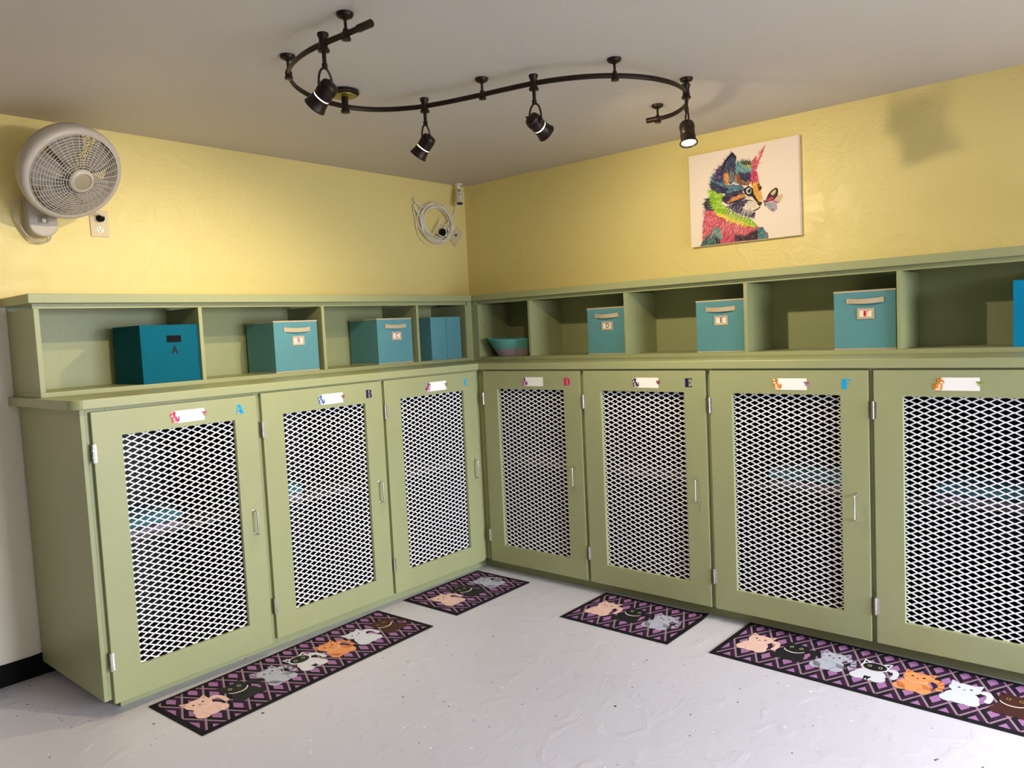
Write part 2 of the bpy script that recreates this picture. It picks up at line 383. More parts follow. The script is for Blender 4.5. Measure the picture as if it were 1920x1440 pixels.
def hinge_bm():
    b = MB(); b.lathe([(.004, -.036), (.0048, -.0355), (.0048, .0355), (.004, .036)], 12, T=Matrix.Translation((-.003, -.003, 0)))
    b.box(-.0075, -.004, .0172, .0195, -.034, .034); b.box(-.0015, .010, -.0018, .0003, -.034, .034)
    for z in (-.02, 0, .02): b.lathe([(.0022, 0), (.0016, .0012)], 8, T=aim((.004, -.0015, z), (0, -1, 0)))
    for z in (-.012, .012): b.box(-.0082, .0022, -.0083, .0023, z-.0006, z+.0006)
    return b
def handle_bm():
    b = MB(); pts = [(0, 0, .052)]
    for k in range(7): a = PI/2*k/6; pts.append((0, -.022-.008*math.sin(a), .044+.008*math.cos(a)))
    for k in range(7): a = PI/2*k/6; pts.append((0, -.022-.008*math.cos(a), -.044-.008*math.sin(a)))
    pts.append((0, 0, -.052)); b.tube(pts, .0042, 10)
    for z in (.052, -.052): b.lathe([(.0075, 0), (.007, .002), (.0045, .003)], 12, T=aim((0, 0, z), (0, -1, 0)))
    return b

def ring(b, X0_, X1_, Z0_, Z1_, x0, x1, z0, z1, y0, y1):
    O = [(X0_, Z0_), (X1_, Z0_), (X1_, Z1_), (X0_, Z1_)]; I = [(x0, z0), (x1, z0), (x1, z1), (x0, z1)]
    vs = [(x, y0, z) for x, z in O]+[(x, y0, z) for x, z in I]+[(x, y1, z) for x, z in O]+[(x, y1, z) for x, z in I]
    fs = []
    for k in range(4):
        l = (k+1) % 4
        fs += [(k, l, 4+l, 4+k), (8+k, 12+k, 12+l, 8+l), (k, 8+k, 8+l, l), (4+k, 4+l, 12+l, 12+k)]
    b.add(vs, fs)
PROTO = {}
DW = .692   # door width
def cabinet(letter, loc, rz, x0, x1, dx0, label, lettercol, cat_cols, fly, flip, zb, toe=(None, None), dx1=None, tilt=0, tagx=None, tagz=1.107):
    """local x along the front, y = 0 at the door face, +y into the wall; x0..x1 carcass, dx0 door's left edge"""
    t = thing('kennel_cabinet', label, 'cabinet', loc, rz, 'mesh-door cat kennel cabinets')
    b = MB(); p = .018; yb = .020; ye = DEPTH
    b.box(x0, x0+p, yb, ye, ZB, CT0-.0005); b.box(x1-p, x1, yb, ye, ZB, CT0-.0005); b.box(x0+p, x1-p, yb+.02, ye-p, ZB, ZB+p); b.box(x0+p, x1-p, ye-p, ye, ZB, CT0-.0005)
    b.box(x0+p, x1-p, yb+.02, ye-p, CT0-.0185, CT0-.0005)
    b.box(x0+p, dx0+.06, yb, yb+.02, ZB, CT0-.0005); b.box((dx1 or dx0+DW)-.06, x1-p, yb, yb+.02, ZB, CT0-.0005)
    b.box(dx0+.06, (dx1 or dx0+DW)-.06, yb, yb+.02, ZB, ZB+.07); b.box(dx0+.06, (dx1 or dx0+DW)-.06, yb, yb+.02, CT0-.07, CT0-.0005)
    b.build('carcass', M['green'], t, bevel=.0012)
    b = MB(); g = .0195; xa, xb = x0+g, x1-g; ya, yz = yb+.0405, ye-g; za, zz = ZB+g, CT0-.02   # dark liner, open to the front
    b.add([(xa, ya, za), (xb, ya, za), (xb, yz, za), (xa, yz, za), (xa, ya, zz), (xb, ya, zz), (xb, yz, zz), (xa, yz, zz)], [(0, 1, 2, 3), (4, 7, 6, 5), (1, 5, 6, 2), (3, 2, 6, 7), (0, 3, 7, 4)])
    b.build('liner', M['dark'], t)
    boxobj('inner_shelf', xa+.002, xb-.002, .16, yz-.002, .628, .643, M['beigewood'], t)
    b = MB(); b.box(toe[0] if toe[0] is not None else x0, toe[1] if toe[1] is not None else x1, .078, .093, .0005, ZB-.0003); b.build('toe_kick', M['green'], t)
    # door
    dx1 = dx1 or dx0+DW
    ox0, ox1, oz0, oz1 = dx0+.108, dx0+.582, .171, 1.088
    b = MB(); ring(b, dx0, dx1, zb, ZT-(.005 if letter == 'A' else 0), ox0, ox1, oz0, oz1, 0, .0192)
    d = b.build('door', M['green'], t, bevel=.0015)
    if 'mesh' not in PROTO: PROTO['mesh'] = expanded_metal(); msh = PROTO['mesh']
    else: msh = PROTO['mesh'].copy(); COL.objects.link(msh)
    msh.parent = d; msh.location = (ox0-.01, .0222, oz0-.01)
    for hz in (1.030, .220):
        if 'hinge' not in PROTO: h = PROTO['hinge'] = hinge_bm().build('hinge', M['steel'], d, smooth=True)
        else: h = PROTO['hinge'].copy(); COL.objects.link(h)
        h.parent = d; h.location = (dx0, 0, hz)
    if 'handle' not in PROTO: h = PROTO['handle'] = handle_bm().build('handle', M['steel'], d, smooth=True)
    else: h = PROTO['handle'].copy(); COL.objects.link(h)
    h.parent = d; h.location = (dx0+.640, 0, .625)
    tx = tagx if tagx is not None else dx0+.318; b = MB(); b.box(0, .128, -.0009, -.0002, 0, .050)
    n = b.build('name_card', M['paper'], d); n.location = (tx, 0, tagz); n.rotation_euler = (0, tilt, 0)
    s = sticker_cat(*cat_cols, flip=flip).build('kitten_sticker', M['print'], d); s.location = (tx-.004, -.0011, tagz+.023); s['label'] = 'small kitten cut-out sticker'
    if fly: s = sticker_fly(*fly).build('butterfly_sticker', M['print'], d); s.location = (tx+.128, -.0011, tagz+.028)
    if letter in GLYPH:
        b = MB(); glyph(b, letter, 0, 0, .042, -.0008, lettercol); s = b.build('letter_sticker', M['print'], d); s.location = (dx0+.590, 0, 1.113); s['label'] = 'capital letter %s sticker' % letter
    return t
LB, NV, MG = srgb(0, 160, 222), srgb(28, 14, 78), srgb(205, 20, 95)
red = (srgb(225, 60, 95), srgb(250, 170, 160), srgb(150, 50, 130)); blu = (srgb(70, 110, 170), srgb(190, 200, 220), srgb(70, 60, 140)); pur = (srgb(160, 40, 120), srgb(220, 190, 210), srgb(110, 60, 130))
drk = (srgb(60, 40, 90), srgb(210, 190, 190), srgb(50, 30, 70)); org = (srgb(228, 140, 40), srgb(248, 215, 180), srgb(215, 110, 40))
FL = [(srgb(170, 90, 100), srgb(200, 130, 130)), (srgb(150, 60, 60), srgb(190, 90, 70)), (srgb(110, 120, 90), srgb(130, 100, 90)), None, (srgb(150, 40, 60), srgb(120, 40, 60)), (srgb(160, 90, 150), srgb(190, 130, 180)), (srgb(130, 160, 50), srgb(190, 200, 110))]
YL, XR = -.6999, -.6936
# local frame: left run at (0, YL) rotated 0; right run at (XR, 0) rotated -90 deg (local x = -world y)
cabinet('A', (-2.8606, YL, 0), 0, 0, .7329, .0312, 'green kennel cabinet at the far left end, mesh door with blue letter A', LB, red, FL[0], 1, .0515, toe=(.08, None), dx1=.7206)
cabinet('B', (-2.1277, YL, 0), 0, 0, .7120, .0123, 'green kennel cabinet with dark blue letter B on its mesh door', NV, blu, FL[1], 1, ZB)
cabinet('C', (-1.4157, YL, 0), 0, 0, .7420, .0089, 'green kennel cabinet with light blue letter C, left side of the corner', LB, pur, FL[2], -1, ZB, toe=(None, .798))
cabinet('D', (XR, -.681, 0), -PI/2, 0, .7592, .0548, 'green kennel cabinet with magenta letter D, right side of the corner', MG, pur, FL[3], 1, ZB, toe=(-.060, None))
cabinet('E', (XR, -1.4402, 0), -PI/2, 0, .7145, .0091, 'green kennel cabinet with dark navy letter E on its mesh door', NV, drk, FL[4], 1, ZB)
cabinet('F', (XR, -2.1547, 0), -PI/2, 0, .7118, .0087, 'green kennel cabinet with blue letter F, orange kitten sticker and pink butterfly', LB, org, FL[5], 1, ZB)
cabinet('G', (XR, -2.8665, 0), -PI/2, 0, .7118, .0092, 'green kennel cabinet cut off by the right edge, no letter visible', LB, org, FL[6], -1, ZB, tagx=.252, tagz=1.113)

# worktop: one L-shaped slab with a rounded free end
cfy, cfx = YL-.004, XR-.004; xe = -2.8951
pts = [(xe, -.001)]
R = .05
pts += [(xe+R-R*math.cos(a), cfy+R-R*math.sin(a)) for a in [PI/2*k/8 for k in range(9)]]
pts += [(cfx, cfy), (cfx, -3.60), (-.001, -3.60), (-.001, -.001)]
b = MB(); b.prism(pts, CT0, CT1); o = b.build('worktop', M['green'], bevel=.003)
tag(o, 'long L-shaped green worktop lying over all the kennel cabinets', 'countertop')

# ---------------------------------------------------------------- cubby shelf units above the worktop
ZS0, ZS1 = 1.6188, 1.6563; ZR = 1.5975; ZF = 1.2573; HD = .3262
def cubby(name, label, loc, rz, xL, xR, dividers, top, endL, holes_x):
    t = thing(name, label, 'shelf unit', loc, rz, 'cubby shelf units above the worktop')
    yb, yf = 0, HD   # local y = 0 is the front, +HD the wall
    o = MB(); o.prism(top, ZS0, ZS1); o.build('top_board', M['green'], t, bevel=.002)
    boxobj('bottom_board', xL, xR, 0, HD-.008, CT1+.0003, ZF, M['green'], t, bevel=.001)
    boxobj('back_panel', xL, xR, HD-.0075, HD-.0015, CT1+.0005, ZS0-.0005, M['green'], t)
    boxobj('top_rail', xL, xR, .010, .028, ZR, ZS0-.0003, M['green'], t, bevel=.001)
    for k, (a, c) in enumerate(dividers): boxobj('divider', a, c, .0005 if k else 0, HD-.008, ZF+.0002, ZR-.0002, M['green'], t, bevel=.001)
    return t
# left run: local x = world x + 2.871 ; front at world y=-HD
LX = -2.871
dl = [(0, .020), (.688, .706), (1.376, 1.394), (2.059, 2.076), (2.483, 2.501)]
ov = .022
topL = [(-ov, HD-.001), (-ov, -ov), (2.871-.349, -ov), (2.871-.349, HD-.001)]
cl = cubby('cubby_shelf', 'green cubby shelf unit on the left wall worktop holding four bins', (LX, -HD, 0), 0, 0, 2.501, dl, topL, True, None)
boxobj('corner_stile', 2.501, 2.871-.328, 0, .018, CT1+.0003, ZS0-.0003, M['green'], cl)
# right run: local x = -world y, front at world x=-.3272
dr = [(.361, .379), (.795, .812), (1.483, 1.501), (2.177, 2.195), (2.874, 2.892), (3.57, 3.588)]
topR = [(.001, .327-.001), (.001, -ov), (3.61, -ov), (3.61, .327-.001)]
cr = cubby('cubby_shelf', 'green cubby shelf unit on the right wall worktop under the kitten picture', (-.3272, 0, 0), -PI/2, .361, 3.60, dr, topR, False, None)
boxobj('corner_stile', .3275, .361, 0, .018, CT1+.0003, ZS0-.0003, M['green'], cr)
for par, xx, zz in ((cl, 2.483-.0004, (1.555, 1.445, 1.333)), (cr, .379+.0004, (1.562, 1.452, 1.337))):
    for z in zz:
        for yy in (.055, .26): b = MB(); b.lathe([(.0032, -.0002), (.0032, .0002)], 10, T=aim((xx, yy, z), (1, 0, 0))); b.build('pin_hole', M['black'], par)

# ---------------------------------------------------------------- fabric bins
def text_mesh(ch, size, col):
    cu = bpy.data.curves.new('t', 'FONT'); cu.body = ch; cu.size = size; cu.extrude = .0002; cu.offset = size*.012; cu.align_x = 'CENTER'; cu.align_y = 'CENTER'
    o = bpy.data.objects.new('t', cu); COL.objects.link(o)
    bpy.context.view_layer.update()
    me = bpy.data.meshes.new_from_object(o.evaluated_get(bpy.context.evaluated_depsgraph_get()))
    COL.objects.unlink(o); bpy.data.objects.remove(o)
    vs = [v.co.copy() for v in me.vertices]; fs = [tuple(p.vertices) for p in me.polygons]
    return vs, fs
def fabric_bin(label, loc, rz, m, letter, col, front='handle', w=.262, d=.262, h=.266, trim=True):
    """local: front face at y=0, x 0..w, open top"""
    t = thing('fabric_bin', label, 'storage bin', loc, rz, 'fabric storage bins in the cubbies')
    b = MB(); n = 8; th = .005; rnd = random.Random(hash(label) % 1000 if False else len(label)*7+int(w*1000))
    # walls as slightly soft grids
    def wall(P0, U, Nn):
        vs = []; fs = []
        for i in range(n+1):
            for j in range(n+1):
                s, q = i/n, j/n; bulge = .004*math.sin(PI*s)*math.sin(PI*q)+rnd.uniform(-.0006, .0006)*(0 < i < n)*(0 < j < n)
                vs.append(Vector(P0)+Vector(U)*s+Vector((0, 0, h*q))-Vector(Nn)*(-bulge*.6))
        for i in range(n):
            for j in range(n): a = i*(n+1)+j; fs.append((a, a+n+1, a+n+2, a+1))
        b.add(vs, fs)
    wall((0, 0, 0), (w, 0, 0), (0, -1, 0)); wall((w, 0, 0), (0, d, 0), (1, 0, 0)); wall((w, d, 0), (-w, 0, 0), (0, 1, 0)); wall((0, d, 0), (0, -d, 0), (-1, 0, 0))
    b.add([(0, 0, .001), (w, 0, .001), (w, d, .001), (0, d, .001)], [(0, 3, 2, 1)])
    e = th; b.add([(e, e, h), (w-e, e, h), (w-e, d-e, h), (e, d-e, h), (e, e, .006), (w-e, e, .006), (w-e, d-e, .006), (e, d-e, .006)], [(0, 1, 5, 4), (1, 2, 6, 5), (2, 3, 7, 6), (3, 0, 4, 7), (4, 5, 6, 7)])
    b.add([(0, 0, h), (w, 0, h), (w, d, h), (0, d, h), (e, e, h), (w-e, e, h), (w-e, d-e, h), (e, d-e, h)], [(0, 1, 5, 4), (1, 2, 6, 5), (2, 3, 7, 6), (3, 0, 4, 7)])
    body = b.build('bin_body', m, t, smooth=True, angle=50)
    if trim:
        for nm, z0, z1 in (('top_trim', h-.006, h+.0015), ('bottom_trim', .0005, .006)):
            b = MB(); g = .0012
            ringz = [(-g, -g), (w+g, -g), (w+g, d+g), (-g, d+g)]; inn = [(.0, .0), (w, .0), (w, d), (.0, d)]
            if nm == 'top_trim': inn = [(e+.001, e+.001), (w-e-.001, e+.001), (w-e-.001, d-e-.001), (e+.001, d-e-.001)]
            vs = [(x, y, z0) for x, y in ringz]+[(x, y, z0) for x, y in inn]+[(x, y, z1) for x, y in ringz]+[(x, y, z1) for x, y in inn]
            fs = []
            for k in range(4):
                l = (k+1) % 4; fs += [(k, l, 8+l, 8+k), (8+k, 8+l, 12+l, 12+k), (4+k, 12+k, 12+l, 4+l), (k, 4+k, 4+l, l)]
            b.add(vs, fs); b.build(nm, M['beige'], t)
    if front == 'handle':
        b = MB(); pts = []; hz = h-.045; x0, x1 = w*.24, w*.80; K = 14
        for i in range(K+1):
            s = i/K; pts.append((x0+(x1-x0)*s, -.004-.012*max(0.0, math.sin(PI*s))**.7, hz-.004*math.sin(PI*s)))
        vs = []
        for x, y, z in pts: vs += [(x, y, z-.011), (x, y, z+.011), (x, y+.002, z+.011), (x, y+.002, z-.011)]
        fs = [(4*i+k, 4*i+(k+1) % 4, 4*(i+1)+(k+1) % 4, 4*(i+1)+k) for i in range(K) for k in range(4)]+[(0, 3, 2, 1), (4*K, 4*K+1, 4*K+2, 4*K+3)]
        b.add(vs, fs)
        b.box(x0-.006, x0+.010, -.0055, -.0025, hz-.012, hz+.012); b.box(x1-.010, x1+.006, -.0055, -.0025, hz-.012, hz+.012)
        b.build('strap_handle', M['beige'], t)
        cx, cz = w*.53, h-.104; fw, fh = .0365, .0245
        b = MB(); ring(b, cx-fw, cx+fw, cz-fh, cz+fh, cx-.026, cx+.026, cz-.014, cz+.014, -.0062, -.0030)
        fr = b.build('label_holder', M['beige'], t)
        b = MB(); b.box(cx-.027, cx+.027, -.0050, -.0040, cz-.015, cz+.015)
        c = b.build('label_card', M['card'], fr)
        b = MB()
        if letter == 'F': glyph(b, 'F', cx-.009, cz-.012, .024, -.0060, col)
        else: vs, fs = text_mesh(letter, .034, col); b.add([(cx+.002+v.x, -.0056-v.z*.3, cz+v.y) for v in vs], fs, 0, col)
        b.build('card_letter', M['print'], fr)
    elif front == 'slot':
        b = MB(); cx, cz = w*.56, h-.064; b.box(cx-.033, cx+.033, -.0052, -.0035, cz-.015, cz+.015); b.build('handle_slot', M['black'], t, bevel=.0005)
        vs, fs = text_mesh(letter, .052, col); b = MB(); b.add([(cx+.000+v.x*.85, -.0052-v.z*.3, cz-.052+v.y) for v in vs], fs, 0, col)
        b.build('letter', M['print'], t)
    elif front == 'seam':
        b = MB(); b.box(w*.5-.0008, w*.5+.0008, -.0046, -.0025, .004, h-.004); b.build('seam', m, t)
    return t
RD = srgb(200, 20, 40); BK = srgb(25, 15, 25)
fabric_bin('deep teal fabric bin with cut-out handle slot and black letter A', (-2.456, -.318, ZF+.0004), .03, M['deepteal'], 'A', BK, 'slot', w=.272, h=.262, trim=False)
fabric_bin('dusty teal fabric bin with a red letter B card under its strap', (-1.779, -.306, ZF+.0004), -.004, M['teal'], 'B', RD)
fabric_bin('dusty teal fabric bin with a red letter C card under its strap', (-1.092, -.290, ZF+.0004), -.02, M['teal'], 'C', RD)
fabric_bin('plain teal fabric bin with centre seam turned backwards, in the left corner cubby', (-.676, -.300, ZF+.0004), .0, M['teal'], '', RD, 'seam', trim=False)
fabric_bin('dusty teal fabric bin with a black letter D card, right of the rope basket', (-.300, -1.218, ZF+.0004), -PI/2, M['teal'], 'D', BK, w=.260)
fabric_bin('dusty teal fabric bin with a dark letter E card under its strap', (-.303, -1.908, ZF+.0004), -PI/2, M['teal'], 'E', NV)
fabric_bin('dusty teal fabric bin with a red letter F card under its strap', (-.303, -2.602, ZF+.0004), -PI/2+.004, M['teal'], 'F', RD)
fabric_bin('bright azure fabric bin cut off at the right edge of the shelf', (-.303, -3.300, ZF+.0004), -PI/2, M['azure'], '', RD, 'none', w=.255, trim=False)

# coiled rope basket
def basket():
    t = thing('rope_basket', 'oval coiled rope basket, aqua above grey, in the right corner cubby', 'basket', (-.176, -.580, ZF+.0003), math.radians(33))
    def band(k0, k1, nm, m):
        b = MB()
        for k in range(k0, k1):
            q = k/13; r = 1+.0*q; ax = .100+.046*q; ay = .128+.064*q; pts = []
            for i in range(48):
                a = 2*PI*i/48; dip = .022*q*math.sin(a)**2   # ends rise a little
                pts.append((ax*math.cos(a), ay*math.sin(a), -.0-.0+.006+k*.0076+dip*.5+.004*q*math.cos(a)))
            b.tube(pts, .0052, 6, closed=True)
        return b
    b = band(0, 6, 'lower', None); b.prism(ellipse(0, 0, .100, .128, 40), .001, .008); b.build('grey_band', M['greyrope'], t, smooth=True)['label'] = 'grey rope base of the basket'
    band(6, 14, 'upper', None).build('aqua_band', M['aqua'], t, smooth=True)['label'] = 'aqua rope rim of the basket'
    b = MB(); b.box(-.1475, -.1445, -.155, -.115, .088, .112); b.build('fabric_tag', M['card'], t)
basket()

# blankets on the shelves inside the kennels
def blanket(label, loc, rz, w, m=None):
    t = thing('folded_blanket', label, 'blanket', loc, rz, 'blankets on the inner shelves')
    for k, (nm, mm, h0, h1) in enumerate((('lower_layer', M['towel'], .0005, .030), ('upper_layer', m or M['blanket'], .031, .085))):
        b = MB(); n = 14; top = []
        K = 8
        for i in range(n+1):
            for j in range(K+1):
                s, q = i/n, j/K; x = w*s; y = .30*q; z = h1-.012*((2*s-1)**4+(2*q-1)**4)+.006*math.sin(s*9+k)*math.cos(q*5)
                top.append((x, y, z))
        bot = [(x, y, h0) for x, y, z in top]; N_ = len(top)
        fs = [(i*(K+1)+j, (i+1)*(K+1)+j, (i+1)*(K+1)+j+1, i*(K+1)+j+1) for i in range(n) for j in range(K)]
        fs2 = [tuple(v+N_ for v in f[::-1]) for f in fs]
        edge = [i*(K+1) for i in range(n+1)]+[n*(K+1)+j for j in range(1, K+1)]+[i*(K+1)+K for i in range(n-1, -1, -1)]+[j for j in range(K-1, 0, -1)]
        sd = [(edge[i], edge[(i+1) % len(edge)], edge[(i+1) % len(edge)]+N_, edge[i]+N_) for i in range(len(edge))]
        b.add(top+bot, fs+fs2+sd); b.build(nm, mm, t, smooth=True)
for nm, lx, ly, rz, w_ in (('A', -2.79, YL+.18, 0, .36), ('B', -2.06, YL+.18, 0, .24), ('C', -1.36, YL+.18, 0, .22), ('F', XR+.18, -2.36, -PI/2, .38), ('G', XR+.18, -3.06, -PI/2, .38)):
    blanket('folded aqua and grey blanket on the inner shelf of kennel %s' % nm if nm != 'G' else 'folded aqua and grey blanket inside the unlettered kennel at the right edge', (lx, ly, .6435), rz, w_)

# ---------------------------------------------------------------- printed cat mats
def cat_print(b, cx, cy, kind, T, z=.0046, s=1.0):
    C = dict(pink=(srgb(228, 190, 178), srgb(196, 150, 142), srgb(240, 215, 195)), black=(srgb(22, 22, 28), srgb(34, 34, 42), srgb(235, 225, 205)),
             grey=(srgb(176, 178, 194), srgb(96, 98, 112), srgb(205, 208, 220)), mask=(srgb(208, 208, 216), srgb(24, 24, 28), srgb(245, 245, 248)),
             orange=(srgb(226, 148, 92), srgb(190, 105, 60), srgb(240, 200, 165)), white=(srgb(206, 208, 218), srgb(196, 198, 214), srgb(240, 240, 246)),
             brown=(srgb(66, 30, 26), srgb(44, 22, 22), srgb(235, 220, 200)))[kind]
    base, shade, collar = C; lay = [z]
    def P(pts, col):
        lay[0] += .00004; b.poly([(cx+x*s*.98, cy+.012+y*s*1.42) for x, y in pts], lay[0], col, 1, T)
    # tail, body, haunch, head and ears; y positive = towards the cat's head
    for i in range(7):
        a = -.5+i*.38; P(ellipse(.062+.016*math.cos(a)*1.2, -.020+.028*math.sin(a)+.006, .0105, .0105, 12), shade if kind in ('grey', 'orange') and i % 2 else base)
    P(ellipse(.002, -.036, .054, .036, 28), base)
    P(ellipse(-.034, -.054, .027, .021, 18), base); P(ellipse(.036, -.054, .027, .021, 18), base)
    P(ellipse(.002, -.058, .030, .016, 18), base)
    if kind in ('pink', 'white', 'black', 'brown', 'orange', 'grey'):
        for x0 in (-.022, .024): P(ellipse(x0, -.056, .0012, .016, 8, .35 if x0 < 0 else -.35), shade)
    if kind in ('grey', 'orange'):
        for k in range(6):
            P([(.024+k*.008, -.022-k*.002), (.028+k*.008, -.022-k*.002), (.040+k*.006, -.046), (.036+k*.006, -.046)], shade)
            P([(-.058+k*.003, -.034-k*.005), (-.030+k*.003, -.040-k*.005), (-.031+k*.003, -.0425-k*.005), (-.058+k*.003, -.037-k*.005)], shade)
    if kind == 'mask':
        P([(-.012, -.050), (.014, -.050), (.006, -.076), (.001, -.062), (-.006, -.078)], srgb(24, 20, 28))
    for sx in (-1, 1):
        P([(sx*.018, .036), (sx*.050, .050), (sx*.046, .010)], base if kind != 'mask' else collar)
        P([(sx*.026, .034), (sx*.045, .043), (sx*.042, .018)], shade)
    P(ellipse(0, .012, .050, .028, 30), base)
    if kind == 'mask': P(ellipse(0, .013, .042, .024, 28), srgb(24, 24, 28))
    if kind in ('grey', 'orange'):
        for k in range(3): P([(-.008+k*.007, .042), (-.005+k*.007, .042), (-.004+k*.006, .030), (-.006+k*.006, .030)], shade)
        for sx in (-1, 1):
            for k in range(2): P([(sx*.048, .010-k*.008), (sx*.034, .009-k*.007), (sx*.034, .0075-k*.007), (sx*.047, .007-k*.008)], shade)
    # collar arc under the chin
    out = [(.046*math.cos(a), .008+.031*math.sin(a)) for a in [PI*1.13+PI*.74*k/12 for k in range(13)]]; inn = [(x*.93, .008+(y-.008)*.86) for x, y in out]
    if kind not in ('white', 'mask'):
        for k in range(12): P([out[k], out[k+1], inn[k+1], inn[k]], collar)
    dk = srgb(28, 18, 20)
    if kind in ('black', 'brown', 'mask'):
        ey = srgb(214, 214, 150) if kind != 'brown' else srgb(190, 150, 60)
        for sx in (-1, 1): P(ellipse(sx*.019, .014, .0072, .0062, 14), ey); P(ellipse(sx*.019, .014, .0052, .0046, 12), srgb(18, 18, 18))
    else:
        for sx in (-1, 1): P(ellipse(sx*.019, .014, .0050, .0034, 12), dk)
        P([(-.0035, .008), (.0035, .008), (0, .0045)], dk)
        for sx in (-1, 1): P([(0, .005), (sx*.006, .0015), (sx*.0055, .0005), (0, .0035)], dk)
def cat_mat(label, loc, rz, L, W_, kinds, x_start, step, curl=0):
    """local: origin at back-left corner, x along the length, -y towards the room"""
    nu, nv = 40, 12; b = MB(); th = .0042
    def lift(u, v):
        # corners lift a little off the floor
        return curl*max(0, (u-L+.12)/.12)**2*max(0, (v+.10)/.10)**2 if u > L-.12 and v > -.10 else 0
    top = []; bot = []
    for i in range(nu+1):
        for j in range(nv+1):
            u, v = L*i/nu, -W_*j/nv; dz = lift(u, v); top.append((u, v, th+dz)); bot.append((u, v, .0004+dz))
    N_ = len(top); st = nv+1
    fs = [(i*st+j, i*st+j+1, (i+1)*st+j+1, (i+1)*st+j) for i in range(nu) for j in range(nv)]
    b.add(top, fs, 0, (0, 0, 0, 1)); b.add(bot, [f[::-1] for f in fs], 2, (0, 0, 0, 1))
    edge = [i*st for i in range(nu+1)]+[nu*st+j for j in range(1, nv+1)]+[i*st+nv for i in range(nu-1, -1, -1)]+[j for j in range(nv-1, 0, -1)]
    E_ = [top[k] for k in edge]+[bot[k] for k in edge]; n = len(edge)
    b.add(E_, [(i, (i+1) % n, (i+1) % n+n, i+n) for i in range(n)], 2, (0, 0, 0, 1))
    for k, kd in enumerate(kinds): cat_print(b, x_start+k*step, -W_*.47, kd, Matrix.Identity(4), s=1.08)
    o = b.build('floor_mat', [mat_lattice(L, W_), M['print'], M['matbase']]); o.location = loc; o.rotation_euler = (0, 0, rz)
    tag(o, label, 'mat', 'black and purple cat mats'); return o
ALL = ['pink', 'black', 'grey', 'mask', 'orange', 'white', 'brown']
cat_mat('long purple diamond mat with seven cats in front of kennels A and B', (-2.716, -.722, 0), .042, 1.205, .398, ALL, .122, .1605)
cat_mat('short purple diamond mat with three cats in front of kennel C, beside the corner', (-1.333, -.668, 0), .012, .590, .398, ALL[:3], .130, .163)
cat_mat('short purple diamond mat with three cats below kennel E', (-.648, -1.511, 0), -PI/2, .592, .408, ALL[:3], .118, .162, curl=.010)
cat_mat('long purple diamond mat with seven cats running out of frame below kennels F and G', (-.624, -2.300, 0), -PI/2-.019, 1.205, .408, ALL, .122, .1585)

# ---------------------------------------------------------------- track light
t = thing('track_light', 'dark bronze S-curved track rail hanging under the ceiling', 'track light', (-1.6, -1.7, ZC))
o0 = Vector((-1.6, -1.7, ZC))
TP = [(-2.387, -1.905), (-2.389, -1.844), (-2.391, -1.789), (-2.394, -1.736), (-2.396, -1.675), (-2.394, -1.606), (-2.382, -1.529), (-2.356, -1.443), (-2.318, -1.371), (-2.265, -1.308), (-2.197, -1.252), (-2.107, -1.206), (-2.010, -1.182), (-1.905, -1.183), (-1.825, -1.212), (-1.762, -1.262), (-1.714, -1.323), (-1.676, -1.394), (-1.636, -1.525), (-1.606, -1.660), (-1.584, -1.771), (-1.557, -1.887), (-1.516, -1.988), (-1.461, -2.076), (-1.388, -2.152), (-1.301, -2.211), (-1.206, -2.247), (-1.108, -2.259), (-1.0, -2.244), (-.884, -2.196), (-.785, -2.125), (-.722, -2.045), (-.703, -1.979), (-.712, -1.908)]
ZT_ = 2.376
def smooth_path(P, n=5):
    out = []
    for i in range(len(P)-1):
        p0 = P[max(i-1, 0)]; p1 = P[i]; p2 = P[i+1]; p3 = P[min(i+2, len(P)-1)]
        for k in range(n):
            s = k/n; out.append(tuple(.5*(2*p1[c]+(p2[c]-p0[c])*s+(2*p0[c]-5*p1[c]+4*p2[c]-p3[c])*s*s+(3*p1[c]-p0[c]-3*p2[c]+p3[c])*s**3) for c in (0, 1)))
    return out+[P[-1]]
RP = smooth_path(TP)
b = MB(); b.tube([(x-o0.x, y-o0.y, ZT_-o0.z) for x, y in RP], .006, 8, ry=.0105); b.build('rail', M['bronze'], t, smooth=True)
for e0, e1 in ((RP[0], RP[6]), (RP[-1], RP[-5])):
    v0 = Vector((*e0, ZT_))-o0; d = (Vector((*e1, ZT_))-o0-v0).normalized()
    b = MB(); b.tube([v0-d*.014, v0-d*.012, v0+d*.03, v0+d*.045], .0125, 10); b.build('end_cap', M['bronze'], t, smooth=True)
def near_rail(x, y): return min(RP, key=lambda p: (p[0]-x)**2+(p[1]-y)**2)
for cx, cy in ((-2.400, -1.805), (-2.319, -1.376), (-1.586, -1.651), (-1.385, -2.146), (-.953, -2.235), (-.702, -1.944)):
    cx, cy = near_rail(cx, cy); c = Vector((cx, cy, ZC))-o0; T = Matrix.Translation(c)
    b = MB(); b.lathe([(.0275, -.0002), (.0275, -.006), (.024, -.012), (.010, -.018), (.005, -.022), (.005, -.046), (.009, -.049), (.009, -.056), (.0125, -.058), (.0125, -.074), (.015, -.077), (.015, -.083), (.006, -.084)], 20, T=T)
    b.build('ceiling_mount', M['bronze'], t, smooth=True, angle=35)
cx, cy = near_rail(-1.917, -1.19); c = Vector((cx, cy, ZC))-o0; T = Matrix.Translation(c)
b = MB(); b.lathe([(.052, -.0002), (.060, -.004), (.062, -.012), (.058, -.018), (.052, -.022)], 36, T=T); cn = b.build('power_canopy', M['bronze'], t, smooth=True)
b = MB(); b.lathe([(.051, -.0215), (.050, -.0245), (.012, -.027)], 36, T=T); b.build('canopy_plate', M['brass'], cn, smooth=True)
